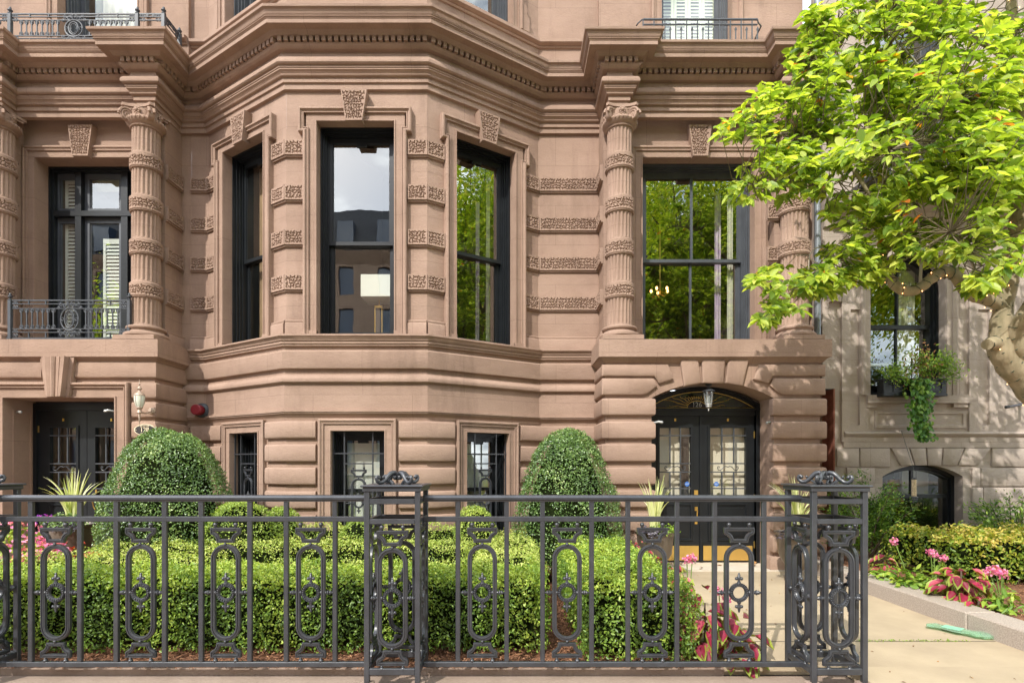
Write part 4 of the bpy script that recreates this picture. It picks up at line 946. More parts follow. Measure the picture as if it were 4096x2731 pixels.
def arc_mould(fr, c, hw, zs, rise, z0, prof, m, name, par, n=28):
    arc = seg_arc(c, hw, zs, rise, n); path = [(c-hw, z0)]+arc+[(c+hw, z0)]
    return MB(fr).sweep(path, prof, flat=False).build(name, m, par, smooth=40)
arc_mould(FN, cxa, ra+.16, 4.10, ra+.159, 2.52, [(0, 0), (0, .05), (.03, .07), (.06, .05), (.075, .05), (.08, .03), (.15, .03), (.16, .0)], STONE3, 'arch_moulding', H4)
arc_mould(FN, cxa, ra+.62, 4.10, ra+.619, 3.9, [(0, 0), (0, .10), (.05, .13), (.09, .08), (.16, .06), (.17, .0)], STONE3, 'hood_moulding', H4)
arc_mould(Fr(0, YN), cxa, ra, 4.10, ra*.999, 2.52, [(0, -.12), (.03, -.12), (.03, -.15), (.06, -.15), (.06, -.19), (.085, -.19), (.085, -.3)], WOOD, 'window', H4)
wN = [o for o in H4.children if o.name.startswith('window')][-1]; W[wN.name] = W[H4.name]
s = MB(FN); s.box(WA[0]+.08, WA[1]-.08, -.27, -.20, 3.56, 3.62).box(cxa-.012, cxa+.012, -.25, -.205, 3.62, 4.62).box(cxa-.012, cxa+.012, -.27, -.23, 2.6, 3.56).box(WA[0]+.08, WA[1]-.08, -.27, -.21, 2.52, 2.60); s.build('sash', WOOD, wN)
a_ = seg_arc(cxa, ra-.08, 4.10, (ra-.08)*.999, 20)
MB(FN).poly([(u, -.235, z) for u, z in a_]+[(WA[1]-.08, -.235, 3.6), (WA[0]+.08, -.235, 3.6)]).build('pane', GLASS, wN, smooth=0); pane(wN, FN, WA[0]+.08, WA[1]-.08, 2.6, 3.56, -.255)
room(wN, FN, WA[0], WA[1], 2.52, 4.7, -.31, 2.0)
curtain(wN, FN, cxa+.18, WA[1]-.09, 2.6, 4.55, -.5, CURT, 5); MB(FN).box(cxa+.10, cxa+.16, -.40, -.36, 3.6, 3.95).build('window_tassel', WHITE, wN)
MB(FN).box(WA[0]+.02, WA[1]-.02, -.36, -.34, 3.02, 3.06).build('radiator_shelf', WHITE, wN)
# basement arched window
arc_mould(Fr(0, YN), cb, rb, BW[3], rise, .2, [(0, -.16), (.05, -.16), (.05, -.20), (.085, -.20), (.085, -.3)], WOOD, 'window', H4)
wB = H4.children[-1]; W[wB.name] = W[H4.name]
MB(FN).box(cb-.02, cb+.02, -.27, -.22, 1.02, 1.44).box(BW[0]+.08, BW[1]-.08, -.27, -.21, .98, 1.04).build('sash', WOOD, wB)
ab = seg_arc(cb, rb-.08, BW[3]-.03, rise-.04); MB(FN).poly([(u, -.24, z) for u, z in ab]+[(BW[1]-.08, -.24, .2), (BW[0]+.08, -.24, .2)]).build('pane', GLASSD, wB, smooth=0)
room(wB, FN, BW[0], BW[1], .2, 1.5, -.31, 1.6); MB(FN).box(cb+.08, BW[1]-.1, -.6, -.55, .98, 1.5).build('white_cupboard', WHITE, wB); MB(FN).box(cb-.05, cb+.18, -.7, -.65, .9, 1.25).build('orange_box', mat('orange_wood', (.55, .25, .06), .7), wB)
# strips, panels, belts, joints
PN = [(0, 0), (.012, .016), (.03, .018), (.04, .0)]
mb = MB(FN)
for a, b, c, e in ((px(3397, YN), px(3433, YN), pz(1700, YN), pz(1240, YN)), (px(3905, YN), px(3950, YN), pz(1700, YN), pz(1240, YN))):
    mb.box(a-.13, a, 0, .035, c-.25, e+.45); mb.box(b, b+.13, 0, .035, c-.25, e+.45); mb.box(a, b, 0, .035, c-.25, c); mb.box(a, b, 0, .035, e, e+.45)
a, b = px(3497, YN), px(3862, YN)
mb.box(px(3458, YN), px(3872, YN), 0, .08, 2.40, 2.52); mb.box(px(3458, YN), px(3497, YN), 0, .05, 2.34, 2.40); mb.box(px(3805, YN), px(3862, YN), 0, .05, 2.34, 2.40)
mb.sweep([(a, 2.03), (a, 2.29), (b, 2.29), (b, 2.03)], [(0, 0), (0, .0), (.004, .02), (.045, .02), (.05, .008), (.055, .0)], closed=True, flat=False)
mb.build('wall_panel', STONE3, H4, smooth=0)
MB().sweep([(4.93, YN), (12.5, YN)], [(0, 1.74), (.03, 1.745), (.03, 1.90), (.06, 1.92), (.075, 1.95), (.06, 1.97), (0, 1.98)]).build('belt_course', STONE3, H4)
MB().sweep([(4.63, YN), (12.5, YN)], [(0, 5.0), (.05, 5.02), (.06, 5.15), (.12, 5.2), (.3, 5.25), (.32, 5.4), (0, 5.45)]).build('cornice', STONE3, H4)
mb = MB(FN); g_ = .012                        # raised ashlar blocks of the basement
rowsN = [(1.46, 1.735), (1.17, 1.44), (.86, 1.15), (.55, .84), (.24, .53), (-.07, .22)]
random.seed(3)
for k, (a, b) in enumerate(rowsN):
    xl, xr = BW[0]-.12, BW[1]+.12
    if k == 0:
        for u0, u1, c0, c1 in ((4.83, 5.16, 0, 0), (5.18, 5.62, 0, 0), (7.14, 7.8, 0, 0), (7.82, 8.6, 0, 0), (8.62, 9.5, 0, 0)): mb.prism([(u0, a), (u1, a), (u1, b), (u0, b)], 0, .03, .008)
        for u0, u1, v0, v1 in ((5.64, 5.9, 5.78, 5.98), (5.92, 6.15, 6.0, 6.17), (6.17, 6.40, 6.19, 6.38), (6.42, 6.72, 6.40, 6.62), (6.74, 7.12, 6.64, 6.92)): mb.prism([(v0, a+.02), (v1, a+.02), (u1, b), (u0, b)], 0, .03, .008)
    else:
        u = 4.83+.15*(k % 2); us = []
        while u < 12: us.append(u); u += random.uniform(.55, .85)
        for u0, u1 in zip(us, us[1:]):
            for c, d_ in ((u0, min(u1, xl)), (max(u0, xr), u1)):
                if d_-c > .08 and (d_ <= xl+.001 or c >= xr-.001): mb.prism([(c, a), (d_-g_, a), (d_-g_, b), (c, b)], 0, .03, .008)
mb.build('ashlar_block', STONE3, H4, smooth=40)
for a, b in ((5.337, 6.455), (7.6, 8.7)):
    wn = sash_window(H4, FN, a, b, 5.9, 8.4, 7.1, WOODG, d0=-.12, depth=1.2); architrave(H4, FN, a, b, 5.9, 8.4, .18, STONE3)
# downspout and bracket
ds = MB().tube([(4.555, 8.2, 3.26), (4.555, 8.2, 8.2), (4.555, 8.2, 11)], .045, 12).lathe((4.555, 8.2, 5.7), [(.045, 0), (.055, 0), (.055, .06), (.045, .06)], 12).lathe((4.555, 8.2, 4.6), [(.045, 0), (.055, 0), (.055, .06), (.045, .06)], 12)
ds.build('downspout', mat('grey_pipe', (.20, .22, .24), .4, .3), None, (4.555, 8.2, 3.2), label='grey metal downspout running down the joint beside the right-hand column', cat='downspout')
# neighbour's iron balcony, mostly behind leaves
nb = thing('balcony_railing', (7.5, 7.95, 5.45), 'black iron balcony railing above the arched window, half hidden by leaves', 'railing')
MB().box(5.0, 10, 7.6, 7.63, 6.32, 6.35).box(5.0, 10, 7.6, 7.63, 5.52, 5.55).build('rail', IRON, nb)
mb = MB()
for i in range(44): mb.box(5.0+i*.115, 5.016+i*.115, 7.607, 7.623, 5.55, 6.32)
mb.build('baluster', IRON, nb, smooth=0, kind='stuff')
MB().box(4.95, 10, 7.55, 8.2, 5.43, 5.5).build('balcony_floor', IRON, nb)
# ------------------------------------------------------------------ ground
def sheet(name, x0, x1, y0, y1, z, m, d=.3, **k):
    MB().box(x0, x1, y0, y1, z-d, z).build(name, m, None, ((x0+x1)/2, (y0+y1)/2, z), smooth=0, kind='structure')
sheet('ground', -150, 150, -150, 160, -.09, ASPH, .5)
sheet('mulch_bed', -14, 1.56, 4.063, 8.45, .0, MULCH, .1)
sheet('path', 1.56, 4.09, 4.065, 7.66, .004, CONC, .06); sheet('doorstep', 1.5, 4.20, 7.66, 8.6, .025, SLAB, .05)
sheet('doorstep', -7.4, -5.3, 7.4, 8.6, .02, SLAB, .05)
sheet('sidewalk', -40, 2.44, -4, 3.66, -.058, WALK, .02); sheet('sidewalk', 2.45, 40, -4, 3.19, .0, CONC, .06)
sheet('path', 2.46, 4.09, 3.195, 4.065, .004, CONC, .06)
MB().bbox(-14, 2.455, 3.662, 4.048, -.15, -.054, .006).build('fence_kerb', WALK, None, (-4, 3.95, 0), kind='structure')
MB().box(-14, 1.56, 4.046, 4.062, -.06, -.002).build('edging', WALK, None, (-4, 4.05, 0), kind='structure')
for x in (-1.0145+.018, -.666+.018, 2.056+.018, 2.404+.018): MB().bbox(x-.045, x+.045, 3.745, 3.825, -.1, .0, .006).bbox(x-.045, x+.045, 4.09, 4.17, -.1, 0, .006).build('foot_pad', WALK, None, (x, 3.95, 0), kind='structure')
mb = MB(); ys = [2.5, 4.95, 6.6, 8.15]
for a, b in zip(ys, ys[1:]): mb.bbox(4.09, 4.37, a+.004, b-.004, -.1, .167, .012)
mb.build('granite_kerb', GRAN, None, (4.2, 5, 0), kind='structure')
sheet('planting_bed', 4.37, 14, 2.5, 8.2, .135, MULCH, .1)
# mulch chips and moss as loose cover
def chips(name, m, n, x0, x1, y0, y1, z, size, **k):
    p = np.stack([rng.uniform(x0, x1, n), rng.uniform(y0, y1, n), np.full(n, z)+rng.uniform(.0, .012, n)], 1)
    return leaves(name, m, p, np.tile([0, 0, 1.], (n, 1)), size, None, ((x0+x1)/2, (y0+y1)/2, z), aspect=.25, jit=.35, **k)
chips('mulch_chips', MULC, 9000, -4.6, 1.5, 4.05, 4.5, .002, .032, kind='stuff', label='loose bark mulch strip between the fence and the front hedge', cat='mulch')
chips('mulch_chips', MULC, 5000, .05, .75, 4.3, 7.4, .002, .032, kind='stuff', label='loose bark mulch in the narrow gap between the two hedges', cat='mulch')
chips('mulch_chips', MULC, 9000, 4.38, 7.2, 4.0, 7.0, .137, .034, kind='stuff', label='bark mulch in the raised bed behind the granite kerb', cat='mulch')
p = np.stack([rng.uniform(2.9, 4.05, 260)**1.0, 4.65+rng.normal(0, .012, 260), np.full(260, .008)], 1); p = p[p[:, 0] < 3.85]
leaves('moss', HERB, p, np.tile([0, 0, 1.], (len(p), 1)), .016, None, (2.8, 4.65, 0), kind='stuff', label='line of moss and debris in the path joint', cat='moss')
MB().box(1.6, 4.08, 4.636, 4.648, .004, .0055).build('path_joint', mat('joint', (.10, .08, .05), .9), None, (2.8, 4.64, 0), kind='structure')
n = 26; p = np.stack([rng.uniform(2.0, 4.0, n), 8.15-rng.exponential(.16, n), np.full(n, .032)], 1)
leaves('fallen_leaves', DRYL, p, np.tile([0, 0, 1.], (n, 1)), .075, None, (2.8, 8, 0), jit=.3, kind='stuff', label='dry leaves scattered before the brass kick plates', cat='leaves')
n = 60; p = np.stack([rng.uniform(1.7, 4.05, n), rng.uniform(3.5, 7.4, n), np.full(n, .01)], 1)
leaves('fallen_leaves', DRYL, p, np.tile([0, 0, 1.], (n, 1)), .028, None, (3.2, 4.6, 0), jit=.3, kind='stuff', label='a few dry leaf scraps on the pale path', cat='leaves')
# ------------------------------------------------------------------ fence
YF = 3.94; S_ = .0165
def fence(x0, x1, bars, orn, label, caps=(0, 0)):
    t = thing('iron_fence', ((x0+x1)/2, YF, 0), label, 'fence', 'iron fence panels along the garden front')
    hp = [(-.030, 1.248), (-.030, 1.262), (-.022, 1.272), (-.006, 1.279), (.006, 1.279), (.022, 1.272), (.030, 1.262), (.030, 1.248), (.022, 1.243), (.018, 1.232), (-.018, 1.232), (-.022, 1.243)]
    MB().sweep([(x0, YF), (x1, YF)], hp, wrap=True).build('handrail', IRON, t)
    for a, b in ((1.088, 1.125), (.051, .087)): MB().bbox(x0, x1, YF-S_, YF+S_, a, b, .004).build('rail', IRON, t, smooth=0)
    base = None
    for x in bars:
        if base is None: base = MB().bbox(x-S_, x+S_, YF-S_+.0015, YF+S_-.0015, .086, 1.234, .004).build('bar', IRON, t, smooth=0); bx = x
        else: c = copy_tree(base, t); c.location = base.location+Vector((x-bx, 0, 0))
    fr = Fr(0, YF)
    for x in orn: place_ornament(t, fr, x, 0, .580, IRON)
    for x in ():
        pass
    return t
bl_ = [px(v, YF) for v in (125.5, 321.5, 467, 660, 806, 1000.5, 1146, 1341)]; br_ = [px(v, YF) for v in (1832, 2026.5, 2170, 2366, 2511, 2707, 2857.5, 3054.5)]
on = lambda L_: [(L_[i]+L_[i+1])/2 for i in range(0, 8, 2)]
F1 = fence(-3.70, -1.012, bl_, on(bl_), 'left iron fence panel with four cast ovals, left of the middle pier')
F2 = fence(-.633, 2.063, br_, on(br_), 'right iron fence panel with four cast ovals, between the middle and right piers')
F0 = fence(-7.2, -4.08, [-4.08-.05-.305*i for i in range(10)], [], 'iron fence panel beyond the left pier') if False else None
def pier(x0, label):
    t = thing('iron_pier', (x0+.192, 3.96, 0), label, 'fence pier', 'square openwork iron piers of the fence')
    x1 = x0+.384; y0, y1 = 3.765, 4.15; p = .036
    b0 = MB().bbox(x0, x0+p, y0, y0+p, 0, 1.312, .004).build('post', IRON, t, smooth=0)
    for dx, dy in ((.348, 0), (0, .349), (.348, .349)): c = copy_tree(b0, t); c.location = b0.location+Vector((dx, dy, 0))
    for a, b in ((1.224, 1.26), (1.087, 1.122), (.053, .098)):
        mb = MB(); e = .003
        mb.bbox(x0+p, x1-p, y0+e, y0+p-e, a, b, .003); mb.bbox(x0+p, x1-p, y1-p+e, y1-e, a, b, .003); mb.bbox(x0+e, x0+p-e, y0+p, y1-p, a, b, .003); mb.bbox(x1-p+e, x1-e, y0+p, y1-p, a, b, .003)
        mb.build('rail', IRON, t, smooth=0)
    MB().bbox(x0-.008, x1+.008, y0-.008, y1+.008, 1.311, 1.340, .003).bbox(x0-.022, x1+.022, y0-.022, y1+.022, 1.341, 1.355, .005).build('cap_plate', IRON, t, smooth=0)
    cx_, cy_ = (x0+x1)/2, (y0+y1)/2; zo = .580
    for fr in (Fr(cx_, y0+.018), Fr(cx_, y1-.018), Fr(x0+.018, cy_, 0, -1), Fr(x1-.018, cy_, 0, 1)): place_ornament(t, fr, 0, 0, zo-.002, IRON)
    k = MB()
    for q in range(4):                                      # four S scrolls leaning to the middle
        a = q*pi/2+pi/4*1.0; dx, dy = cos(a), sin(a)
        pts = []; rad = []
        prof = [(.150, .052), (.158, .060), (.170, .058), (.176, .045), (.168, .026), (.148, .014), (.125, .016), (.100, .034), (.080, .058), (.058, .078), (.034, .084), (.014, .074), (.006, .054), (.014, .040), (.028, .040), (.032, .052), (.024, .058)]
        for i, (r, h) in enumerate(prof): pts.append((cx_+dx*r, cy_+dy*r, 1.355+h)); rad.append((.008, .010, .012, .013, .014, .014, .014, .015, .016, .017, .016, .014, .012, .011, .010, .009, .008)[i])
        k.tube(pts, rad, 8); k.ball((cx_+dx*.152, cy_+dy*.152, 1.355+.050), .014, 8); k.ball((cx_+dx*.024, cy_+dy*.024, 1.405), .017, 8)
        k.tube([(cx_+dx*.10, cy_+dy*.10, 1.39), (cx_+dx*.07, cy_+dy*.07, 1.372), (cx_+dx*.05, cy_+dy*.05, 1.356)], [.006, .010, .008], 6); k.ball((cx_+dx*.118, cy_+dy*.118, 1.355+.052), .010, 8)
        k.tube([(cx_+dx*.105, cy_+dy*.105, 1.375), (cx_+dx*.113, cy_+dy*.113, 1.40)], .006, 6)
    k.build('scroll_crest', IRON, t, smooth=50); return t
pier(-1.0145, 'iron pier in the middle, with scroll crest and yellowish hedge seen through it'); pier(2.056, 'iron pier at the right end of the fence, beside the open path'); pier(-4.083, 'iron pier at the left edge, mostly out of frame')
# ------------------------------------------------------------------ balcony railings
def scroll(mb, fr, c, d, r, s=1, a0=0, turns=1.4, t=.0075):
    t *= 1.35
    pts = []; n = int(14*turns)
    for i in range(n+1): a = a0+s*2*pi*turns*i/n; rr = r*(1-.8*i/n); pts.append(fr(c[0]+rr*cos(a), d, c[1]+rr*sin(a)))
    k = MB(); k.tube(pts, t, 5); o = len(mb.v); mb.v += k.v; mb.f += [[i+o for i in f] for f in k.f]
def add(mb, k): o = len(mb.v); mb.v += k.v; mb.f += [[i+o for i in f] for f in k.f]
def ring(mb, fr, c, rx, rz, d, t=.007, n=20): k = MB(); k.tube([fr(c[0]+rx*cos(2*pi*i/n), d, c[1]+rz*sin(2*pi*i/n)) for i in range(n+1)], t, 5); add(mb, k)
def rail_post(mb, x, y, z0, z1, w=.022):
    mb.bbox(x-w, x+w, y-w, y+w, z0, z1, .003); mb.bbox(x-w*1.4, x+w*1.4, y-w*1.4, y+w*1.4, z0, z0+.035, .004)
    mb.lathe((x, y, z1), [(w*1.25, 0), (w*1.25, .008), (w*.5, .015), (w*.6, .025), (w*1.35, .045), (w*1.3, .055), (w*.6, .06), (w*.75, .075), (w*.5, .095), (.001, .105)], 12)
def fancy_panel(t, fr, u0, u1, z0, z1, centre=True):
    h = z1-z0; mb = MB(fr); q = .008
    for z in (z0+.008, z0+h*.16, z0+h*.25, z1-h*.22, z1-h*.10, z1-.0): mb.box(u0, u1, -q, q, z-(.012 if z >= z1-.001 else .005), z+.005)
    mb.build('rail', IRON2, t, smooth=0)
    uc = (u0+u1)/2; cw = .17 if centre else 0; mb = MB(fr); za, zb = z0+h*.25, z1-h*.22
    n = int((u1-u0-2*cw-.2)/.066/2)*2
    for sg in (-1, 1):
        L0 = cw+.02; L1 = (u1-u0)/2-.09; m_ = int((L1-L0)/.066)
        for i in range(m_):
            u = uc+sg*(L0+(i+.5)*(L1-L0)/m_); mb.box(u-.0065, u+.0065, -.0065, .0065, za, zb)
            ring(mb, fr, (u, zb-.028), .024, .026, 0, .0078, 10); ring(mb, fr, (u, za+.028), .024, .026, 0, .0078, 10)
            mb.box(u-.010, u+.010, -.008, .008, zb-.062, zb-.050)
        for i in range(2):
            u = uc+sg*(L0+(i+.6)*(L1-L0)/2.2)
            for z in (z0+h*.08, z1-h*.05): mb.box(u-.006, u+.006, -.011, .011, z-h*.07, z+h*.06)
        ue = uc+sg*((u1-u0)/2-.045)
        for zc, s2 in ((z0+h*.13, 1), (z1-h*.13, -1)):
            for kx in (-1, 1):
                for kz_ in (-1, 1): scroll(mb, fr, (ue+kx*.022, zc+kz_*.026), 0, .022, kx*kz_, pi/2*kz_, 1.2, .006)
    mb.build('baluster', IRON2, t, smooth=50)
    if centre:
        mb = MB(fr); zc = (z0+z1)/2; ring(mb, fr, (uc, zc), .125, h*.29, 0, .011, 28); ring(mb, fr, (uc, zc), .068, h*.22, .004, .010, 24); ring(mb, fr, (uc, zc), .048, h*.16, .004, .006, 20)
        for s in (-1, 1): ring(mb, fr, (uc+s*.098, zc), .02, .02, .004, .007, 12); mb.box(uc+s*.05-.02, uc+s*.05+.02, -.004, .006, zc-.005, zc+.005)
        for s in (-1, 1):
            zz = zc+s*h*.36
            ring(mb, fr, (uc, zz), .02, .02, .004, .007, 12)
            for k in (-1, 1):
                scroll(mb, fr, (uc+k*.055, zz), 0, .032, k*s, -s*pi/2, 1.3, .007); scroll(mb, fr, (uc+k*.115, zz+s*.012), 0, .028, -k*s, s*pi/2, 1.3, .0065); scroll(mb, fr, (uc+k*.15, zz-s*.03), 0, .024, k*s, 0, 1.2, .006)
                scroll(mb, fr, (uc+k*.03, zz+s*.035), 0, .018, -k*s, 0, 1.1, .006)
        for a in range(14): mb.ball((uc+.125*cos(a*2*pi/14), .0, zc+h*.29*sin(a*2*pi/14)), .012, 6)
        mb.build('oval_medallion', IRON2, t, smooth=50)
t = thing('balcony_railing', (-6.25, 7.72, 3.24), 'ornate grey iron railing with oval medallion standing on the stone ledge below the left window', 'railing')
fl2 = Fr(0, 7.73); xa, xb = px(41, 7.73), px(517, 7.73)
fancy_panel(t, fl2, xa+.03, xb-.03, 3.262, 3.80)
mb = MB(); rail_post(mb, xa, 7.73, 3.24, 3.80); rail_post(mb, xb, 7.73, 3.24, 3.80); pieces(mb, 'post', IRON2, t, 40)
MB().bbox(xa, xb, 7.72, 7.74, 3.240, 3.262, .003).build('bottom_rail', IRON2, t)
t = thing('balcony_railing', (-6.25, 7.8, 7.42), 'ornate grey iron railing with ball finials up on the cornice at the top left corner', 'railing')
y_ = 7.80; xs_ = [px(v, y_) for v in (41, 550, 655)]; zb_, zt = 7.46, 7.875; fu = Fr(0, y_)
mb = MB()
for x in xs_: rail_post(mb, x, y_, zb_-.03, zt, .024)
rail_post(mb, xs_[2], 8.17, zb_-.03, zt, .024); rail_post(mb, xs_[0]-1.25, y_, zb_-.03, zt, .024); pieces(mb, 'post', IRON2, t, 40)
fancy_panel(t, fu, xs_[0]+.03, xs_[1]-.03, zb_, zt); fancy_panel(t, fu, xs_[1]+.03, xs_[2]-.03, zb_, zt, False); fancy_panel(t, fu, xs_[0]-1.2, xs_[0]-.03, zb_, zt)
fancy_panel(t, Fr(xs_[2], y_, 0, 1), .03, .34, zb_, zt, False)
mb = MB(fu); c_ = (xs_[1]+xs_[2])/2
for r_ in (.10, .075, .045): ring(mb, fu, (c_, zb_+.03), r_, r_*1.3, .01, .008, 20)
mb.build('fan_ring', IRON2, t)
MB().box(-9, -5.0, 7.75, 8.42, 7.40, 7.43).build('balcony_floor', STONE2, H8, smooth=0)
t = thing('balcony_railing', (2.8, 7.78, 7.4), 'plain black bar railing in front of the pale green shutters above the double door', 'railing')
y_ = 7.80; a, b = px(2572, y_), px(3030, y_); z0, z1 = 7.40, 7.80
MB().bbox(a, b, y_-.012, y_+.012, z1-.014, z1+.008, .003).bbox(a, b, y_-.010, y_+.010, z1-.085, z1-.068, .003).build('rail', IRON, t)
MB().tube([(a-.12, y_+.30, z1-.05), (a-.10, y_+.2, z1-.045), (a-.07, y_+.03, z1-.04), (a-.02, y_, z1-.01), (a+.05, y_, z1-.003)], .011, 6).tube([(b+.08, y_+.30, z1-.1), (b+.07, y_+.2, z1-.09), (b+.06, y_+.02, z1-.08), (b+.01, y_, z1-.05), (b, y_, z1-.003)], .011, 6).tube([(b+.07, y_+.18, z0), (b+.07, y_+.18, z1-.08)], .010, 6).build('end_scroll', IRON, t)
mb = MB()
for i in range(22):
    x = a+(b-a)*i/21
    if i % 2 == 0: mb.box(x-.007, x+.007, y_-.007, y_+.007, z0, z1)
    else: mb.box(x-.007, x+.007, y_-.007, y_+.007, z0, z1-.14); mb.prism([(x-.017, z1-.14), (x+.017, z1-.14), (x, z1-.105)], -.006, .006, back=True); mb.prism([(x-.016, z1-.155), (x+.016, z1-.155), (x+.016, z1-.145), (x-.016, z1-.145)], -.006, .006, back=True)
    if i % 2 == 1:
        pass
mb2 = MB(lambda x, y, z: (x, y if abs(y) > 1 else y_+y, z)); mb2.v = []; 
mb.v = [(x, y if abs(y) > 1 else y_+y, z) for x, y, z in mb.v]; mb.build('baluster', IRON, t, smooth=0)
# ------------------------------------------------------------------ lamps and signs
YL = 7.50; k = YL/F
t = thing('wall_lantern', (px(556, YL), 7.7, 2.3), 'antique bronze urn-shaped wall lantern above the oval 128 plaque', 'lantern')
lx = px(558, YL); zz = lambda y: pz(1300+y/2.119, YL)
MB().lathe((lx, YL, 0), [(.001, zz(458)), (.006, zz(475)), (.004, zz(490)), (.015, zz(500)), (.004, zz(512)), (.022, zz(530)), (.034, zz(540)), (.012, zz(552)), (.016, zz(562)), (.05, zz(578)), (.068, zz(592)), (.068, zz(598))], 18).lathe((lx, YL, 0), [(.038, zz(694)), (.040, zz(702)), (.022, zz(716)), (.030, zz(736)), (.034, zz(742)), (.012, zz(752)), (.016, zz(770)), (.010, zz(800)), (.002, zz(850))], 16).build('bronze_body', BRONZE, t, smooth=40)
MB().lathe((lx, YL, 0), [(.064, zz(598)), (.064, zz(630)), (.054, zz(665)), (.036, zz(694))], 18).build('frosted_globe', FROST, t)
mb = MB()
for i in range(6): a = 2*pi*i/6+.3; mb.tube([(lx+r*cos(a), YL+r*sin(a), z) for r, z in ((.067, zz(598)), (.066, zz(630)), (.057, zz(665)), (.038, zz(694)))], .003, 5)
mb.build('cage_rib', BRONZE, t); MB().tube([(lx, YL, zz(735)), (lx+.02, 7.6, zz(742)), (lx+.03, 7.70, zz(720))], .011, 8).lathe((lx+.03, 7.705, zz(715)), [(.001, -.02), (.04, -.015), (.05, 0), (.05, .012)], 18, 'y').build('wall_bracket', BRONZE, t)
# plaque
yp = 7.69; pxx, pzz = px(580, yp), pz(1719, yp)
t = thing('house_plaque', (pxx, yp, pzz), 'oval black plaque with cream rim lettered BEACON 128 STREET beneath the wall lantern', 'sign')
fp = Fr(0, yp)
el = lambda rx, rz, n=40: [(pxx+rx*cos(2*pi*i/n), pzz+rz*sin(2*pi*i/n)) for i in range(n)]
CREAM = mat('cream_paint', (.72, .62, .42), .5)
MB(fp).prism(el(.150, .080), -.012, .004).build('rim', CREAM, t, smooth=0); MB(fp).prism(el(.140, .070), .004, .006).build('plate', mat('plaque_black', (.035, .03, .028), .4), t, smooth=0)
text('number', '128', .088, (pxx, yp-.008, pzz), CREAM, t, font_sc=.95); text('street_name', 'BEACON', .028, (pxx, yp-.008, pzz+.050), CREAM, t, spacing=1.2); text('street_word', 'STREET', .028, (pxx, yp-.008, pzz-.050), CREAM, t, spacing=1.2)
MB(fp).ball((pxx-.122, .007, pzz), .007, 6).ball((pxx+.122, .007, pzz), .007, 6).build('screw', CREAM, t)
# red fire-service cap
yr = 8.28; xr_, zr = px(2.119**-1*1655, yr), pz(1300+715/2.119, yr)
t = thing('hydrant_cap', (xr_, 8.4, zr), 'dark red fire service cap on a short pipe in the shaded wall corner', 'fire connection')
MB().lathe((xr_, yr, zr), [(.001, 0), (.07, 0), (.080, .01), (.080, .10), (.072, .11), (.072, .14)], 24, 'y').build('cap', RED, t)
MB().lathe((xr_+.015, yr+.12, zr), [(.07, 0), (.11, .02), (.115, .05), (.112, .09)], 24, 'y').build('collar', IRON2, t)
# pendant porch light
yq = 7.86; qx = px(2000+1768/2.119, yq); zq = lambda y: pz(1300+y/2.119, yq)
t = thing('porch_light', (qx, yq, 2.6), 'small glass porch lantern hanging under the arch above the double door', 'lantern')
MB().lathe((qx, yq, 0), [(.001, zq(500)), (.045, zq(500)), (.05, zq(510)), (.02, zq(518)), (.018, zq(530)), (.085, zq(556)), (.092, zq(562)), (.06, zq(568))], 20).build('canopy', WOODG, t)
MB().lathe((qx, yq, 0), [(.066, zq(568)), (.062, zq(600)), (.045, zq(668))], 12).build('glass_body', glassmat('lantern_glass', .25), t)
mb = MB()
for i in range(6): a = 2*pi*i/6; mb.tube([(qx+r*cos(a), yq+r*sin(a), z) for r, z in ((.068, zq(568)), (.047, zq(668)))], .0035, 5)
mb.lathe((qx, yq, 0), [(.046, zq(668)), (.048, zq(676)), (.04, zq(684)), (.042, zq(692)), (.02, zq(702)), (.008, zq(712)), (.012, zq(720)), (.001, zq(732))], 16)
for i in range(3): a = 2*pi*i/3+.4; mb.lathe((qx+.018*cos(a), yq+.018*sin(a), zq(670)), [(.009, 0), (.009, .10), (.004, .12), (.001, .135)], 8)
mb.build('silver_cage', SILV, t)
# table lamp, chandelier
lx, ly = px(1000+1095/2.119, 8.15), 8.15
t = thing('table_lamp', (lx, ly, 3.3), 'brass table lamp with square white shade inside the middle bay window', 'lamp')
MB().bbox(lx-.22, lx+.24, ly-.2, ly+.2, 3.92, 4.24, .004).build('lamp_shade', SHADE, t, smooth=0)
MB().box(lx-.045, lx+.045, ly-.04, ly+.04, 3.2, 3.80).build('lamp_base', mat('dark_leather', (.03, .02, .018), .5), t, smooth=0)
MB().box(lx-.058, lx-.045, ly-.045, ly+.045, 3.2, 3.82).box(lx+.045, lx+.058, ly-.045, ly+.045, 3.2, 3.82).box(lx-.058, lx+.058, ly-.045, ly+.045, 3.80, 3.83).lathe((lx, ly, 3.83), [(.02, 0), (.008, .02), (.008, .12)], 8).build('brass_edge', BRASS, t, smooth=0)
BULB = mat('lit_bulb', (1, .7, .35), .5, emit=((1, .5, .17), 4))
cx0, cy0, cz0 = px(2640, 9.6), 9.6, pz(1168, 9.6)
t = thing('chandelier', (cx0, cy0, cz0), 'chandelier with warm lit bulbs inside the wide window above the double door', 'chandelier')
mb = MB(); mb.tube([(cx0, cy0, cz0+1.2), (cx0, cy0, cz0-.05)], .012, 6)
bb = None
for i in range(5):
    a = 2*pi*i/5+.3; ex, ey = cx0+.15*cos(a), cy0+.15*sin(a); mb.tube([(cx0, cy0, cz0-.04), (cx0+.08*cos(a), cy0+.08*sin(a), cz0-.07), (ex, ey, cz0-.01)], .006, 6)
    MB().ball((ex, ey, cz0+.03), .022, 8, (1, 1, 1.4)).build('bulb', BULB, t)
mb.build('chandelier_frame', BRASS, t)
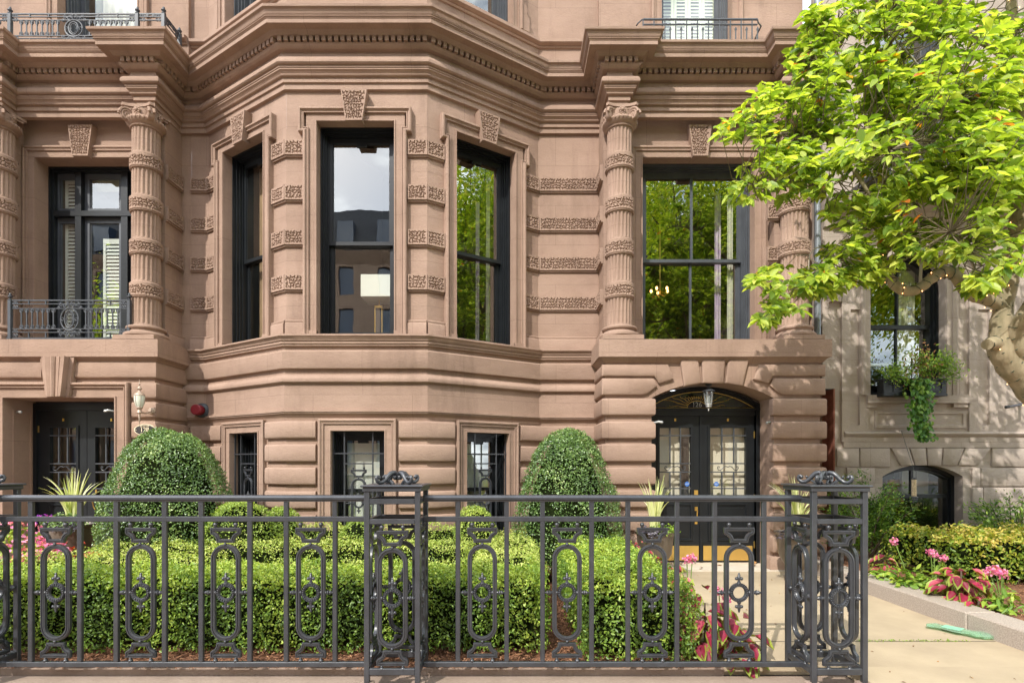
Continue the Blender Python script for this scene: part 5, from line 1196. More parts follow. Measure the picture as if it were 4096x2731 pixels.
# ------------------------------------------------------------------ hedges
def hedge_box(name, x0, x1, y0, y1, h, m, dens, label, cat='hedge', size=.026, amp=.045, z0=0, group=None, taper=0, shape=None, faces='xXyZ'):
    t = thing(name, ((x0+x1)/2, (y0+y1)/2, z0), label, cat, group)
    P_, N_ = [], []
    def face(n, org, u, v, nr):
        a, b = rng.random(n), rng.random(n); p = org+a[:, None]*u+b[:, None]*v; P_.append(p); N_.append(np.tile(nr, (n, 1)))
    A = np.array; dx, dy = x1-x0, y1-y0
    zb = .035
    face(int(dx*dy*dens), A([x0, y0, h]), A([dx, 0, 0]), A([0, dy, 0]), A([0, 0, 1.]))
    if 'y' in faces: face(int(dx*(h-zb)*dens), A([x0, y0, zb]), A([dx, 0, 0]), A([0, 0, h-zb]), A([0, -1., .15]))
    if 'x' in faces: face(int(dy*(h-zb)*dens), A([x0, y0, zb]), A([0, dy, 0]), A([0, 0, h-zb]), A([-1., 0, .15]))
    if 'X' in faces: face(int(dy*(h-zb)*dens), A([x1, y0, zb]), A([0, dy, 0]), A([0, 0, h-zb]), A([1., 0, .15]))
    p = np.concatenate(P_); nr = np.concatenate(N_)
    low = np.clip((.28-p[:, 2])/.28, 0, 1)*(1-nr[:, 2].clip(0, 1))
    edge = np.minimum.reduce([p[:, 0]-x0, x1-p[:, 0], p[:, 1]-y0, y1-p[:, 1]]); p[:, 2] -= np.where(nr[:, 2] > .5, .05*np.clip(1-edge/.07, 0, 1)**2, 0)
    p += unit(nr)*(lump(p, 7, amp)+rng.uniform(-.04, .02, len(p))+(rng.random(len(p)) > .985)*rng.uniform(0, .06, len(p))-low*.04*rng.random(len(p)))[:, None]
    p[:, 2] += z0
    r = np.clip(rng.random(len(p))*.66+.20+lump(p, 5, .20)+.30*(p[:, 2]-z0 > h-.07), 0, 1)  # lighter leaf tones near the top paint in the sunlit upper face
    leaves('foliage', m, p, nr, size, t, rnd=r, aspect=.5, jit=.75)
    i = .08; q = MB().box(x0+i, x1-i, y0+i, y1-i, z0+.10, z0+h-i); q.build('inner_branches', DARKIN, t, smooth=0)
    st = MB(); n = max(3, int(dx*3))
    for k_ in range(n): x = x0+.1+(dx-.2)*k_/max(1, n-1); st.tube([(x, y0+.12, z0), (x+.02, y0+.1, z0+.22)], .009, 5)
    st.build('stems', BARK2, t); return t
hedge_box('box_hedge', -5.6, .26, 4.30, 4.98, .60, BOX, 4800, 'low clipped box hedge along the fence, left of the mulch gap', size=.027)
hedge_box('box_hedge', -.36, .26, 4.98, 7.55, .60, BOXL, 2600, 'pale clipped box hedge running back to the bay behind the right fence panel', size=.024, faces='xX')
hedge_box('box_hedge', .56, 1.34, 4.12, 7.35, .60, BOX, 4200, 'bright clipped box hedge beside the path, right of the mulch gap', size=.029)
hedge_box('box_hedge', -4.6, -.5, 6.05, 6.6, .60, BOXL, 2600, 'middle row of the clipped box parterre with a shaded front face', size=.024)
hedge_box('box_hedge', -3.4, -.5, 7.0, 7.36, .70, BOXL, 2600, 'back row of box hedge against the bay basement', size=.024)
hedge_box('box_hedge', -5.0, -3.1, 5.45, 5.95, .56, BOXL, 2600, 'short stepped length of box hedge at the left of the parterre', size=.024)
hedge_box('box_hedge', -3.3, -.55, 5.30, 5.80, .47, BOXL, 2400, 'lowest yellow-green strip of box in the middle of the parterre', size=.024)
def dome(name, cx, cy, rx, ry, z0, z1, m, n, label, cat, size=.026, e=2.3, amp=.03, pw=1, group=None, inner=True):
    t = thing(name, (cx, cy, 0), label, cat, group); h = z1-z0
    u = rng.random(n); th = rng.random(n)*2*pi; zt = u**.85 if pw == 1 else u
    rr = np.clip(1-zt**e, 0, 1)**(1/e)
    low = np.clip(.25-zt, 0, .25)*.35; rr2 = rr*(1-low)
    p = np.stack([cx+rx*rr2*np.cos(th), cy+ry*rr2*np.sin(th), z0+h*zt], 1)
    nr = np.stack([np.cos(th)*rr**(e-1)/rx, np.sin(th)*rr**(e-1)/ry, zt**(e-1)/h], 1); nr = unit(nr)
    top = rng.random((n//6, 2)); tt = top[:, 0]*2*pi; tr_ = np.sqrt(top[:, 1])*.6; q = np.stack([cx+rx*tr_*np.cos(tt), cy+ry*tr_*np.sin(tt), z0+h*np.clip(1-tr_**e, 0, 1)**(1/e)], 1)
    p = np.concatenate([p, q]); nr = np.concatenate([nr, np.stack([np.cos(tt)*tr_**(e-1)/rx, np.sin(tt)*tr_**(e-1)/ry, np.ones(len(tt))/h], 1)])
    nr = unit(nr); p = p+nr*(lump(p, 6, amp)+rng.uniform(-.035, .025, len(p)))[:, None]
    hl = (lump(p+7.3, 4.3, 1) < -.80) & (rng.random(len(p)) < .75); p = p[~hl]; nr = nr[~hl]
    r = np.clip(rng.random(len(p))*.66+.2+lump(p, 5, .20), 0, 1)
    leaves('foliage', m, p, nr, size, t, rnd=r, aspect=.55, jit=.8)
    if inner:
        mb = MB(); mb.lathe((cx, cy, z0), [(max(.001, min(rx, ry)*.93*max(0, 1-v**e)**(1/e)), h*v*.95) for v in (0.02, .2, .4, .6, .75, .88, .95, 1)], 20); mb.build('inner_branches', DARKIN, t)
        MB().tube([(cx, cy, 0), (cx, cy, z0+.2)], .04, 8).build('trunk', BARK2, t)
    return t
dome('topiary_dome', px(672, 6.9), 6.9, .80, .62, .28, pz(1722, 6.75), BOXD, 23000, 'broad round clipped dark green dome in front of the number 128 plaque', 'topiary', e=2.25)
dome('topiary_dome', px(2266, 7.1), 7.05, .71, .58, .25, pz(1716, 7.0), BOXD, 22000, 'tall egg-shaped clipped dome beside the right portico, taller than wide', 'topiary', e=1.9)
for cx, cy, r, zt, lb in ((px(965, 6.7), 6.7, .50, pz(2010, 6.6), 'low yellow-green rounded shrub under the left basement window'), (px(1905, 7.0), 6.95, .30, pz(2034, 6.9), 'small yellow-green rounded shrub under the right basement window'), (px(1420, 6.6), 6.65, .27, pz(2085, 6.5), 'tiny yellow-green rounded shrub behind the middle pier'), (px(1130, 7.0), 7.0, .3, pz(2035, 7), 'small rounded shrub just right of the low left mound')):
    dome('rounded_shrub', cx, cy, r, r*.8, .3, zt, BOXL, int(9000*r), lb, 'shrub', group='rounded box shrubs against the bay')
# ------------------------------------------------------------------ potted spikes and flowers
def blade(P_, F_, R_, base, az, lean, ln, wd, r, bend=1.6):
    n = 9; b = len(P_); 
    for i in range(n+1):
        s = i/n; a = lean*(s**bend); rr = ln*s
        hx = ln*sin(lean)*s**(bend+.2)*.9; z = ln*(s-.42*lean*s**(bend+1.2))
        w_ = wd*(1-s**2.2)*.5+.0008; cx, cy = cos(az), sin(az)
        c = (base[0]+cx*hx, base[1]+cy*hx, base[2]+z)
        ax, ay = (-sin(az*3.1+.7), cos(az*3.1+.7))
        P_ += [(c[0]+ax*w_, c[1]+ay*w_, c[2]), (c[0]-ax*w_, c[1]-ay*w_, c[2])]; R_ += [r, min(1, r+.3)]
        if i: F_.append((b+2*i-2, b+2*i-1, b+2*i+1, b+2*i))
def spike_plant(cx, cy, z0, hgt, n, label, pot=True, wide=1):
    t = thing('spike_plant', (cx, cy, 0), label, 'potted plant', 'cream striped spike plants in pots')
    P_, F_, R_ = [], [], []
    for i in range(n):
        az = random.uniform(0, 2*pi); l = random.random(); blade(P_, F_, R_, (cx+.07*cos(az)*random.random(), cy+.07*sin(az)*random.random(), z0), az, (.08+.55*l**2.2)*wide, hgt*random.uniform(.55, 1.02), random.uniform(.018, .034), random.random()*.8)
    npmesh('blades', np.array(P_), np.array(F_), SPIKE, t, rnd=R_)
    if pot:
        MB().lathe((cx, cy, 0), [(.10, .02), (.14, .03), (.15, .06), (.08, .10), (.07, .14), (.13, .20), (.21, .34), (.235, z0-.08), (.26, z0-.05), (.265, z0-.03), (.24, z0-.03), (.22, z0-.06)], 28).build('urn', mat('bronze_urn', (.17, .14, .11), .45, .5), t)
        MB().lathe((cx, cy, z0-.06), [(.001, .03), (.22, .0)], 20).build('soil', MULCH, t)
    return t
def blob(name, m, c, r, n, size, label, cat, parent=None, asp=.6, sc=(1, 1, .6), rnd=None, jit=.7, group=None):
    v = unit(rng.normal(0, 1, (n, 3))); v[:, 2] = np.abs(v[:, 2]); p = np.array(c)+v*np.array(sc)*r*rng.uniform(.55, 1, n)[:, None]
    if parent: return leaves(name, m, p, v+[0, 0, .5], size, parent, aspect=asp, jit=jit)
    return leaves(name, m, p, v+[0, 0, .5], size, None, (c[0], c[1], 0), aspect=asp, jit=jit, label=label, cat=cat, group=group)
YU = 6.9
s1 = spike_plant(px(292, YU), YU, .78, pz(1862, YU)-.78+.03, 46, 'cream striped spike plant in an urn before the left door', wide=1.15)
blob('violet_flowers', VIOL, (px(215, YU), YU-.1, .80), .13, 60, .04, '', '', s1); blob('trailing_herb', BOXD, (px(300, YU), YU-.15, .74), .27, 500, .035, '', '', s1)
blob('dark_kale', leafmat('kale_leaf', [(0, (.03, .03, .04)), (1, (.18, .15, .20))]), (px(330, YU), YU-.2, .70), .16, 300, .04, '', '', s1)
s2 = spike_plant(px(2620, 7.15), 7.15, .66, pz(1893, 7.15)-.66+.05, 44, 'cream striped spike plant in a bronze urn left of the double door', wide=1.1)
blob('trailing_herb', HERB, (px(2640, 7.15), 7.0, .62), .22, 220, .035, '', '', s2); blob('dark_kale', bpy.data.materials['kale_leaf'], (px(2600, 7.1), 6.95, .60), .17, 300, .045, '', '', s2)
s3 = spike_plant(px(3185, 7.05), 7.05, .66, pz(1890, 7.05)-.66+.03, 48, 'cream striped spike plant right of the double door, seen through the right pier', wide=1.1)
blob('dark_kale', bpy.data.materials['kale_leaf'], (px(3165, 7.0), 6.95, .56), .2, 300, .045, '', '', s3)
def coleus(c, r, n, label, zr=.45, size=.09, m=COLEUS, name='coleus', asp=.62):
    v = unit(rng.normal(0, 1, (n, 3))); v[:, 2] = np.abs(v[:, 2]); p = np.array(c)+v*np.array([r, r, zr])*rng.uniform(.35, 1, n)[:, None]
    t = thing(name, (c[0], c[1], c[2]), label, 'foliage plant', 'pink and lime coleus plants')
    o_ = np.stack([v[:, 0], v[:, 1], -.25+v[:, 2]*.2], 1)
    for q, (f, rr) in enumerate(((1.0, (.66, 1)), (.80, (.0, .6)))):        # lime blade with a crimson heart lying on it
        st = rng.bit_generator.state; rng2 = np.random.default_rng(5+abs(int(c[0]*100))); save = globals()['rng']; globals()['rng'] = rng2
        V, Fc, r_ = leaf_arrays(p+(0 if q == 0 else np.array([0, -.004, .005])), v*.6+[0, -.5, 1], size*f, aspect=asp, jit=.25, dirs=o_, droop=.25)
        globals()['rng'] = save
        npmesh('leaf_blades' if q == 0 else 'leaf_hearts', V, Fc, m, t, rnd=rr[0]+(rr[1]-rr[0])*np.repeat(np.random.default_rng(3).random(n), 6))
    MB().tube([c, (c[0], c[1], c[2]+zr*.7)], .008, 5).build('stem', BARK2, t); return t
coleus((1.42, 6.3, .25), .22, 90, 'crimson coleus spilling over the hedge corner beside the left of the path', .38); coleus((1.56, 5.6, .22), .22, 90, 'pink coleus midway along the left edge of the path', .34)
coleus((1.52, 5.0, .2), .20, 60, 'lime-edged coleus between the pink stalks on the path edge', .3, size=.10)
coleus((1.55, 4.42, .02), .24, 110, 'large crimson and lime coleus behind the last cast oval of the fence', .52, size=.125); coleus((1.72, 4.25, .0), .20, 50, 'low crimson coleus touching the foot of the fence', .34, size=.12)
def phlox(c, h, label, heads=2, foliage=60):
    t = thing('pink_phlox', c, label, 'flower', 'pink phlox clumps'); mb = MB()
    for i in range(heads):
        dx, dy = random.uniform(-.12, .12), random.uniform(-.1, .1); tip = (c[0]+dx, c[1]+dy, c[2]+h*random.uniform(.8, 1)); mb.tube([c, (c[0]+dx*.5, c[1]+dy*.4, c[2]+h*.5), tip], .005, 5)
        v = unit(rng.normal(0, 1, (46, 3))); leaves('flower_head', PINK, np.array(tip)+v*rng.uniform(.015, .05, (46, 1))*[1, 1, .8], v, .026, t, aspect=.8, jit=.3)
    mb.build('stem', HERBM, t)
    v = unit(rng.normal(0, 1, (foliage, 3))); v[:, 2] = np.abs(v[:, 2]); leaves('foliage', HERB, np.array(c)+v*np.array([.17, .15, h*.6])*rng.uniform(.2, 1, foliage)[:, None], v+[0, 0, .6], .10, t, aspect=.28, jit=.4)
HERBM = mat('green_stem', (.14, .22, .04), .7)
phlox((1.72, 5.35, .0), .66, 'tall pink phlox leaning over the path by the second hedge', 2, 40); phlox((1.80, 4.75, .0), .38, 'short pink phlox beside the last fence bay', 2, 50)
# flowers at far left
t = coleus((px(270, 6.2), 6.25, .30), .30, 70, 'red coleus below the left urn', .33, size=.10, m=REDL)
for x, y, z, r in ((px(80, 6.0), 6.0, .60, .22), (px(110, 5.7), 5.8, .42, .2), (px(200, 5.9), 5.9, .38, .2)):
    tt = thing('begonia_clump', (x, y, 0), 'pink begonia clump'+(' high against the left door reveal' if z > .5 else (' low at the left pier, left of the fence post' if r == .2 and y < 5.85 else ' right of the left pier before the red coleus')), 'flower', 'pink begonias at the left door')
    v = unit(rng.normal(0, 1, (150, 3))); v[:, 2] = np.abs(v[:, 2]); leaves('petals', PINK, np.array([x, y, z])+v*np.array([r, r, .30]), v, .045, tt, aspect=.8, jit=.4); leaves('foliage', HERB, np.array([x, y, z-.05])+v*np.array([r, r, .3])*.85, v, .06, tt, aspect=.6, jit=.5)
    MB().tube([(x, y, 0), (x, y, z)], .012, 6).build('stem', HERBM, tt)
# ------------------------------------------------------------------ right-hand garden
hedge_box('box_hedge', 4.95, 9.5, 6.15, 7.3, .52, leafmat('gold_boxwood_leaf', [(0, (.06, .12, .02)), (.5, (.18, .28, .03)), (.85, (.42, .44, .05)), (1, (.6, .48, .12))]), 1500, 'loose yellow-green box hedge in the raised bed at the right', size=.045, amp=.07, z0=.13)
hedge_box('box_hedge', 6.2, 9.5, 5.35, 6.15, .36, bpy.data.materials['gold_boxwood_leaf'], 1500, 'lower front tier of box shrubs in the raised bed near the right edge', size=.045, amp=.07, z0=.13)
def yew(cx, cy, rx, z0, z1, n, label):
    t = thing('yew_shrub', (cx, cy, 0), label, 'shrub'); P_, N_, D_ = [], [], []
    st = MB()
    for b in range(34):
        az = random.uniform(0, 2*pi); el = random.uniform(.25, 1.35); l = random.uniform(.7, 1.05); h = z1-z0
        ex, ey, ez = rx*cos(az)*cos(el)*l*1.15, rx*.8*sin(az)*cos(el)*l*1.15, h*sin(el)*l
        st.tube([(cx, cy, z0), (cx+ex*.4, cy+ey*.4, z0+ez*.55), (cx+ex, cy+ey, z0+ez)], [.014, .009, .004], 5)
        m_ = n//34
        for k_ in range(m_):
            s = random.uniform(.3, 1.03); P_.append((cx+ex*s+random.gauss(0, .05), cy+ey*s+random.gauss(0, .05), z0+ez*s**.8+random.gauss(0, .04))); N_.append((ex, ey, ez+.4)); D_.append((ex+random.gauss(0, .2), ey+random.gauss(0, .2), ez*.3+.1))
    leaves('foliage', HERBY, P_, N_, .055, t, dirs=unit(np.array(D_)), aspect=.3, jit=.8); st.build('branches', BARK2, t)
HERBY = leafmat('yew_leaf', [(0, (.04, .10, .015)), (.6, (.12, .24, .03)), (1, (.30, .42, .06))])
yew(px(3455, 7.6), 7.55, .62, .12, pz(1890, 7.5), 7500, 'loose feathery yew shrub left of the arched basement window'); yew(px(4050, 7.6), 7.6, .65, .12, pz(1960, 7.6), 5000, 'dark feathery yew shrub against the neighbour wall at the right edge')
yew(px(3820, 7.9), 7.8, .3, .12, pz(2060, 7.8), 900, 'small sprig of yew below the arched basement window') if False else None
BZ = .137
phlox((px(3735, 5.9), 5.9, BZ), .46, 'pink phlox with three heads left of the right-hand coleus', 3, 90); phlox((px(3680, 5.9), 6.05, BZ), .55, 'slim pink phlox stalk furthest left in the raised bed', 1, 30)
phlox((px(4030, 5.0), 5.05, BZ), .42, 'pink phlox clump nearest the right edge', 4, 110)
coleus((px(3845, 5.5), 5.5, BZ), .24, 110, 'pink and lime coleus in the raised bed behind the kerb', .42, size=.13); coleus((px(3915, 5.2), 5.2, BZ-.02), .12, 26, 'tiny coleus seedling below the large one in the raised bed', .13, size=.09)
coleus((px(3480, 7.0), 6.75, BZ), .16, 40, 'coleus half hidden behind the right pier', .26, size=.10)
for c, lb, n_ in (((px(3640, 6.0), 6.0, BZ), 'broad-leaved green herb clump in the raised bed', 110), ((px(3520, 6.5), 6.4, BZ), 'yellow-green herb clump just right of the right pier', 110)):
    tt = thing('herb_clump', c, lb, 'plant'); v = unit(rng.normal(0, 1, (n_, 3))); v[:, 2] = np.abs(v[:, 2]); leaves('foliage', HERB, np.array(c)+v*np.array([.2, .16, .22])*rng.uniform(.4, 1, n_)[:, None], v+[0, 0, .8], .075, tt, aspect=.55, jit=.4)
    MB().tube([c, (c[0], c[1], c[2]+.12)], .006, 5).build('stem', HERBM, tt)
# plastic bottle litter
bt = thing('crushed_bottle', (3.955, 4.86, .012), 'crushed translucent green plastic bottle lying on the path by the kerb', 'litter', rz=-1.0)
W[bt.name] = Vector((0, 0, 0)); q = MB(); n = 12; secs = [(-.24, .03, .006), (-.21, .075, .010), (-.12, .078, .011), (0, .080, .012), (.08, .072, .018), (.14, .075, .028), (.19, .060, .022), (.23, .018, .012)]
for i, (x, wy, hz) in enumerate(secs):
    for k_ in range(n): a = 2*pi*k_/n; j = 1+.25*sin(k_*5+i*3); q.P(x+.004*sin(k_*7+i), wy*cos(a)*j, .018+hz*sin(a)*j)
for i in range(len(secs)-1):
    for k_ in range(n): l = (k_+1) % n; q.f.append([i*n+k_, i*n+l, (i+1)*n+l, (i+1)*n+k_])
q.f.append(list(range(n))); q.f.append([(len(secs)-1)*n+k_ for k_ in range(n)])
q.build('bottle_body', GREENP, bt, smooth=15); qq = MB(); qq.box(-.12, .02, -.055, .055, .0295, .0325); qq.build('bottle_label', mat('pale_green_label', (.25, .55, .38), .5), bt, smooth=0)
# window box
wy = 7.98; xa, xb = px(3530, wy), px(3792, wy); zt_, zb2 = pz(1515, wy), pz(1578, wy)
t = thing('window_box', ((xa+xb)/2, wy, zb2), 'black window box full of plants on the arched window sill', 'window box')
mb = MB(Fr(0, wy)); mb.bbox(xa+.02, xb-.02, -.16, 0, zb2, zt_, .006); mb.bbox(xa, xb, -.18, .02, zt_-.025, zt_+.012, .005); mb.bbox(xa+.01, xb-.01, -.17, .012, zb2-.02, zb2+.015, .005)
mb.sweep([(xa+.15, zb2+.04), (xa+.15, zt_-.05), (xb-.08, zt_-.05), (xb-.08, zb2+.04)], [(0, 0), (.004, .012), (.02, .012), (.025, 0)], closed=True, flat=False); mb.build('trough', WOOD, t)
def cloud(name, m, c, sc, n, size, parent, asp=.5, jit=.7, droop=0):
    p = np.array(c)+rng.normal(0, 1, (n, 3))*np.array(sc); return leaves(name, m, p, np.tile([0, -.6, .8], (n, 1)), size, parent, aspect=asp, jit=jit, droop=droop)
pl = thing('box_planting', ((xa+xb)/2, wy-.05, zt_), 'mixed herbs growing in the black window box', 'plant')
for x, z, s, n, m in ((3560, 1490, .07, 260, HERB), (3600, 1500, .08, 260, HERB), (3660, 1465, .09, 320, HERB), (3700, 1470, .10, 380, HERB), (3765, 1450, .08, 420, HERB), (3785, 1490, .08, 260, HERB), (3640, 1480, .10, 120, DRYL), (3690, 1450, .10, 140, DRYL)):
    cloud('foliage', m, (px(x, wy), wy-.05, pz(z, wy)), (s, .06, s*1.1), n, .05, pl, .35)
MB().tube([(px(3640, wy), wy-.03, zt_), (px(3640, wy), wy-.03, pz(1430, wy))], .006, 5).tube([(px(3700, wy), wy-.03, zt_), (px(3705, wy), wy-.03, pz(1430, wy))], .006, 5).build('stem', DRYL if False else BARK2, pl)
iv = thing('trailing_ivy', (px(3690, 7.9), 7.88, zt_), 'bright green ivy trailing down from the window box', 'plant')
n = 620; s = rng.random(n); x = px(3682, 7.88)+s*.02+rng.normal(0, .085, n)*(1-.25*s); x += np.where(s > .8, (s-.8)*.5, 0)*(rng.random(n) > .5); z = zt_-.0-s*(zt_-pz(1755, 7.88))
leaves('foliage', IVY, np.stack([x, 7.90+rng.normal(0, .03, n), z], 1), np.tile([0, -1, .35], (n, 1)), .062, iv, aspect=.85, jit=.35, dirs=np.tile([0, -.1, -1.], (n, 1)))
MB().tube([(px(3690, 7.9), 7.93, zt_+.05), (px(3685, 7.9), 7.90, zt_-.2), (px(3690, 7.9), 7.93, 2.0)], .008, 5).build('stem', HERBM, iv)
# bird feeder
fx, fy = px(3000+1390/2.119, 7.7), 7.7; fz = lambda y: pz(1300+y/2.119, fy)
t = thing('bird_feeder', (fx, fy, fz(1380)), 'tube bird feeder hanging before the arched basement window', 'bird feeder')
MB().lathe((fx, fy, 0), [(.03, fz(1300)), (.03, fz(1450))], 14).build('seed_tube', mat('seed', (.55, .42, .26), .8, var=.4, vscale=60), t); MB().lathe((fx, fy, 0), [(.001, fz(1290)), (.036, fz(1300)), (.036, fz(1306)), (.03, fz(1308))], 14).lathe((fx, fy, 0), [(.03, fz(1448)), (.05, fz(1455)), (.05, fz(1462)), (.001, fz(1464))], 14).tube([(fx-.03, fy, fz(1300)), (fx-.03, fy, fz(1240)), (fx, fy, fz(1225)), (fx+.03, fy, fz(1240)), (fx+.03, fy, fz(1300))], .003, 5).tube([(fx, fy, fz(1225)), (fx, 7.95, 1.98)], .003, 5).build('metal_frame', WOODG, t)
# bracket at right edge
MB().tube([(px(4096, 8.0), 8.0, pz(1615, 8.0)), (px(4010, 8.0), 7.9, pz(1629, 8.0))], [.02, .018], 8).tube([(px(4010, 8.0), 7.9, pz(1629, 8.0)), (px(3998, 8.0), 7.9, pz(1631, 8.0))], .024, 8).tube([(px(4096, 8.0), 8.0, pz(1615, 8.0)), (px(4130, 8.0), 8.2, pz(1610, 8.0))], .02, 8).build('flag_bracket', IRON, None, (7.3, 8, 2.3), label='slim black flagpole bracket on the wall at the right edge', cat='bracket')
# ------------------------------------------------------------------ magnolia
def C3(p, q, Y): return Vector((px(p, Y), Y, pz(q, Y)))
mg = thing('magnolia_tree', (5.9, 5.8, .13), 'magnolia with bright green leaves filling the upper right, pale trunk wound with fairy lights', 'tree')
skel = []; TR = MB(); BR = MB(); lightpaths = []
def smoothp(pts, rad, m=4):
    P = [Vector(p) for p in pts]; o, r = [], []
    for i in range(len(P)-1):
        p0, p1, p2, p3 = P[max(i-1, 0)], P[i], P[i+1], P[min(i+2, len(P)-1)]
        for k_ in range(m):
            t = k_/m; o.append(.5*((2*p1)+(p2-p0)*t+(2*p0-5*p1+4*p2-p3)*t*t+(3*p1-p0-3*p2+p3)*t**3)); r.append(rad[i]+(rad[i+1]-rad[i])*t)
    o.append(P[-1]); r.append(rad[-1]); return o, r
def limb(mb, pts, r0, r1, lights=False, n=10, rad=None):
    rad = rad or [r0+(r1-r0)*i/(len(pts)-1) for i in range(len(pts))]; o, r = smoothp(pts, rad)
    r = [x*(1+.07*sin(i*1.7)+random.uniform(-.03, .03)) for i, x in enumerate(r)]
    mb.tube(o, r, n); skel.extend(zip(o, r))
    if lights: lightpaths.append((o, r))
limb(TR, [(6.15, 5.75, .1), (6.0, 5.72, 1.0), (5.75, 5.65, 1.75), C3(4130, 1560, 5.6), C3(4040, 1460, 5.55), C3(4000, 1390, 5.5), C3(4012, 1250, 5.5), C3(4040, 1090, 5.5), C3(4062, 950, 5.45), C3(4080, 800, 5.4), C3(4086, 640, 5.4), C3(4075, 450, 5.4), C3(4055, 200, 5.5), C3(4040, -100, 5.6), C3(4020, -500, 5.7)], .16, .055, True, 14, rad=[.16, .15, .14, .13, .115, .10, .085, .075, .07, .066, .062, .056, .05, .04, .03])
limb(TR, [C3(4000, 1390, 5.5), C3(3975, 1372, 5.45), C3(3948, 1378, 5.4)], .085, .05, True)
limb(TR, [C3(4130, 1560, 5.6), C3(4110, 1450, 5.5), C3(4080, 1390, 5.45), C3(4060, 1330, 5.42), C3(4100, 1260, 5.3), C3(4180, 1100, 5.2), C3(4300, 800, 5.1)], .10, .05, True)
limb(BR, [C3(4020, 1235, 5.5), C3(3960, 1200, 5.45), C3(3905, 1185, 5.4), C3(3860, 1155, 5.38), C3(3838, 1120, 5.36), C3(3800, 1088, 5.35), C3(3760, 1090, 5.35), C3(3720, 1118, 5.35), C3(3680, 1150, 5.35), C3(3640, 1165, 5.35), C3(3590, 1150, 5.38), C3(3558, 1110, 5.4), C3(3535, 1065, 5.45), C3(3530, 1010, 5.5)], .062, .042, True)
limb(BR, [C3(3530, 1015, 5.5), C3(3580, 950, 5.5), C3(3604, 900, 5.5), C3(3590, 850, 5.5), C3(3543, 763, 5.55), C3(3510, 650, 5.6), C3(3480, 560, 5.6)], .042, .02)
limb(BR, [C3(3590, 860, 5.5), C3(3519, 829, 5.45), C3(3458, 744, 5.4), C3(3400, 660, 5.4)], .028, .014)
limb(BR, [C3(4100, 392, 5.4), C3(4000, 400, 5.35), C3(3897, 411, 5.3), C3(3755, 425, 5.25), C3(3590, 472, 5.2), C3(3490, 510, 5.2), C3(3401, 533, 5.2), C3(3283, 560, 5.3), C3(3150, 545, 5.4), C3(3040, 500, 5.5)], .045, .010)
limb(BR, [C3(4060, 250, 5.45), C3(3900, 150, 5.5), C3(3700, 60, 5.6), C3(3500, -40, 5.7), C3(3350, -60, 5.7)], .04, .012)
limb(BR, [C3(4080, 620, 5.4), C3(3950, 640, 5.2), C3(3820, 600, 5.0), C3(3690, 560, 4.9), C3(3560, 600, 4.8)], .032, .010)
BR2 = MB()
limb(BR2, [C3(3590, 865, 5.5), C3(3500, 880, 5.45), C3(3440, 930, 5.4), C3(3370, 1005, 5.35), C3(3300, 1060, 5.3), C3(3220, 1110, 5.3), C3(3100, 1160, 5.35)], .018, .007, n=6)
limb(BR2, [C3(3340, 1030, 5.35), C3(3310, 1000, 5.33), C3(3270, 990, 5.3), C3(3240, 1020, 5.3), C3(3235, 1080, 5.3)], .008, .004, n=5)
limb(BR2, [C3(3480, 505, 5.2), C3(3420, 600, 5.2), C3(3390, 660, 5.2), C3(3350, 720, 5.2), C3(3290, 770, 5.25)], .014, .006, n=6)
limb(BR2, [C3(3680, 1150, 5.35), C3(3685, 1000, 5.3), C3(3675, 900, 5.25), C3(3640, 800, 5.2)], .016, .008, n=6)
limb(BR2, [C3(3283, 560, 5.3), C3(3200, 650, 5.3), C3(3100, 720, 5.35), C3(2990, 740, 5.4)], .010, .004, n=5)
limb(BR2, [C3(3500, -40, 5.7), C3(3380, 60, 5.65), C3(3290, 130, 5.6), C3(3240, 240, 5.6)], .014, .006, n=5)
limb(BR2, [C3(3755, 425, 5.25), C3(3700, 300, 5.2), C3(3620, 200, 5.2), C3(3540, 120, 5.2)], .014, .006, n=5)
limb(BR2, [C3(3960, 1200, 5.45), C3(3900, 1080, 5.0), C3(3870, 1000, 4.8), C3(3800, 930, 4.7)], .014, .006, n=5)
SK = np.array([[*p] for p, r in skel])
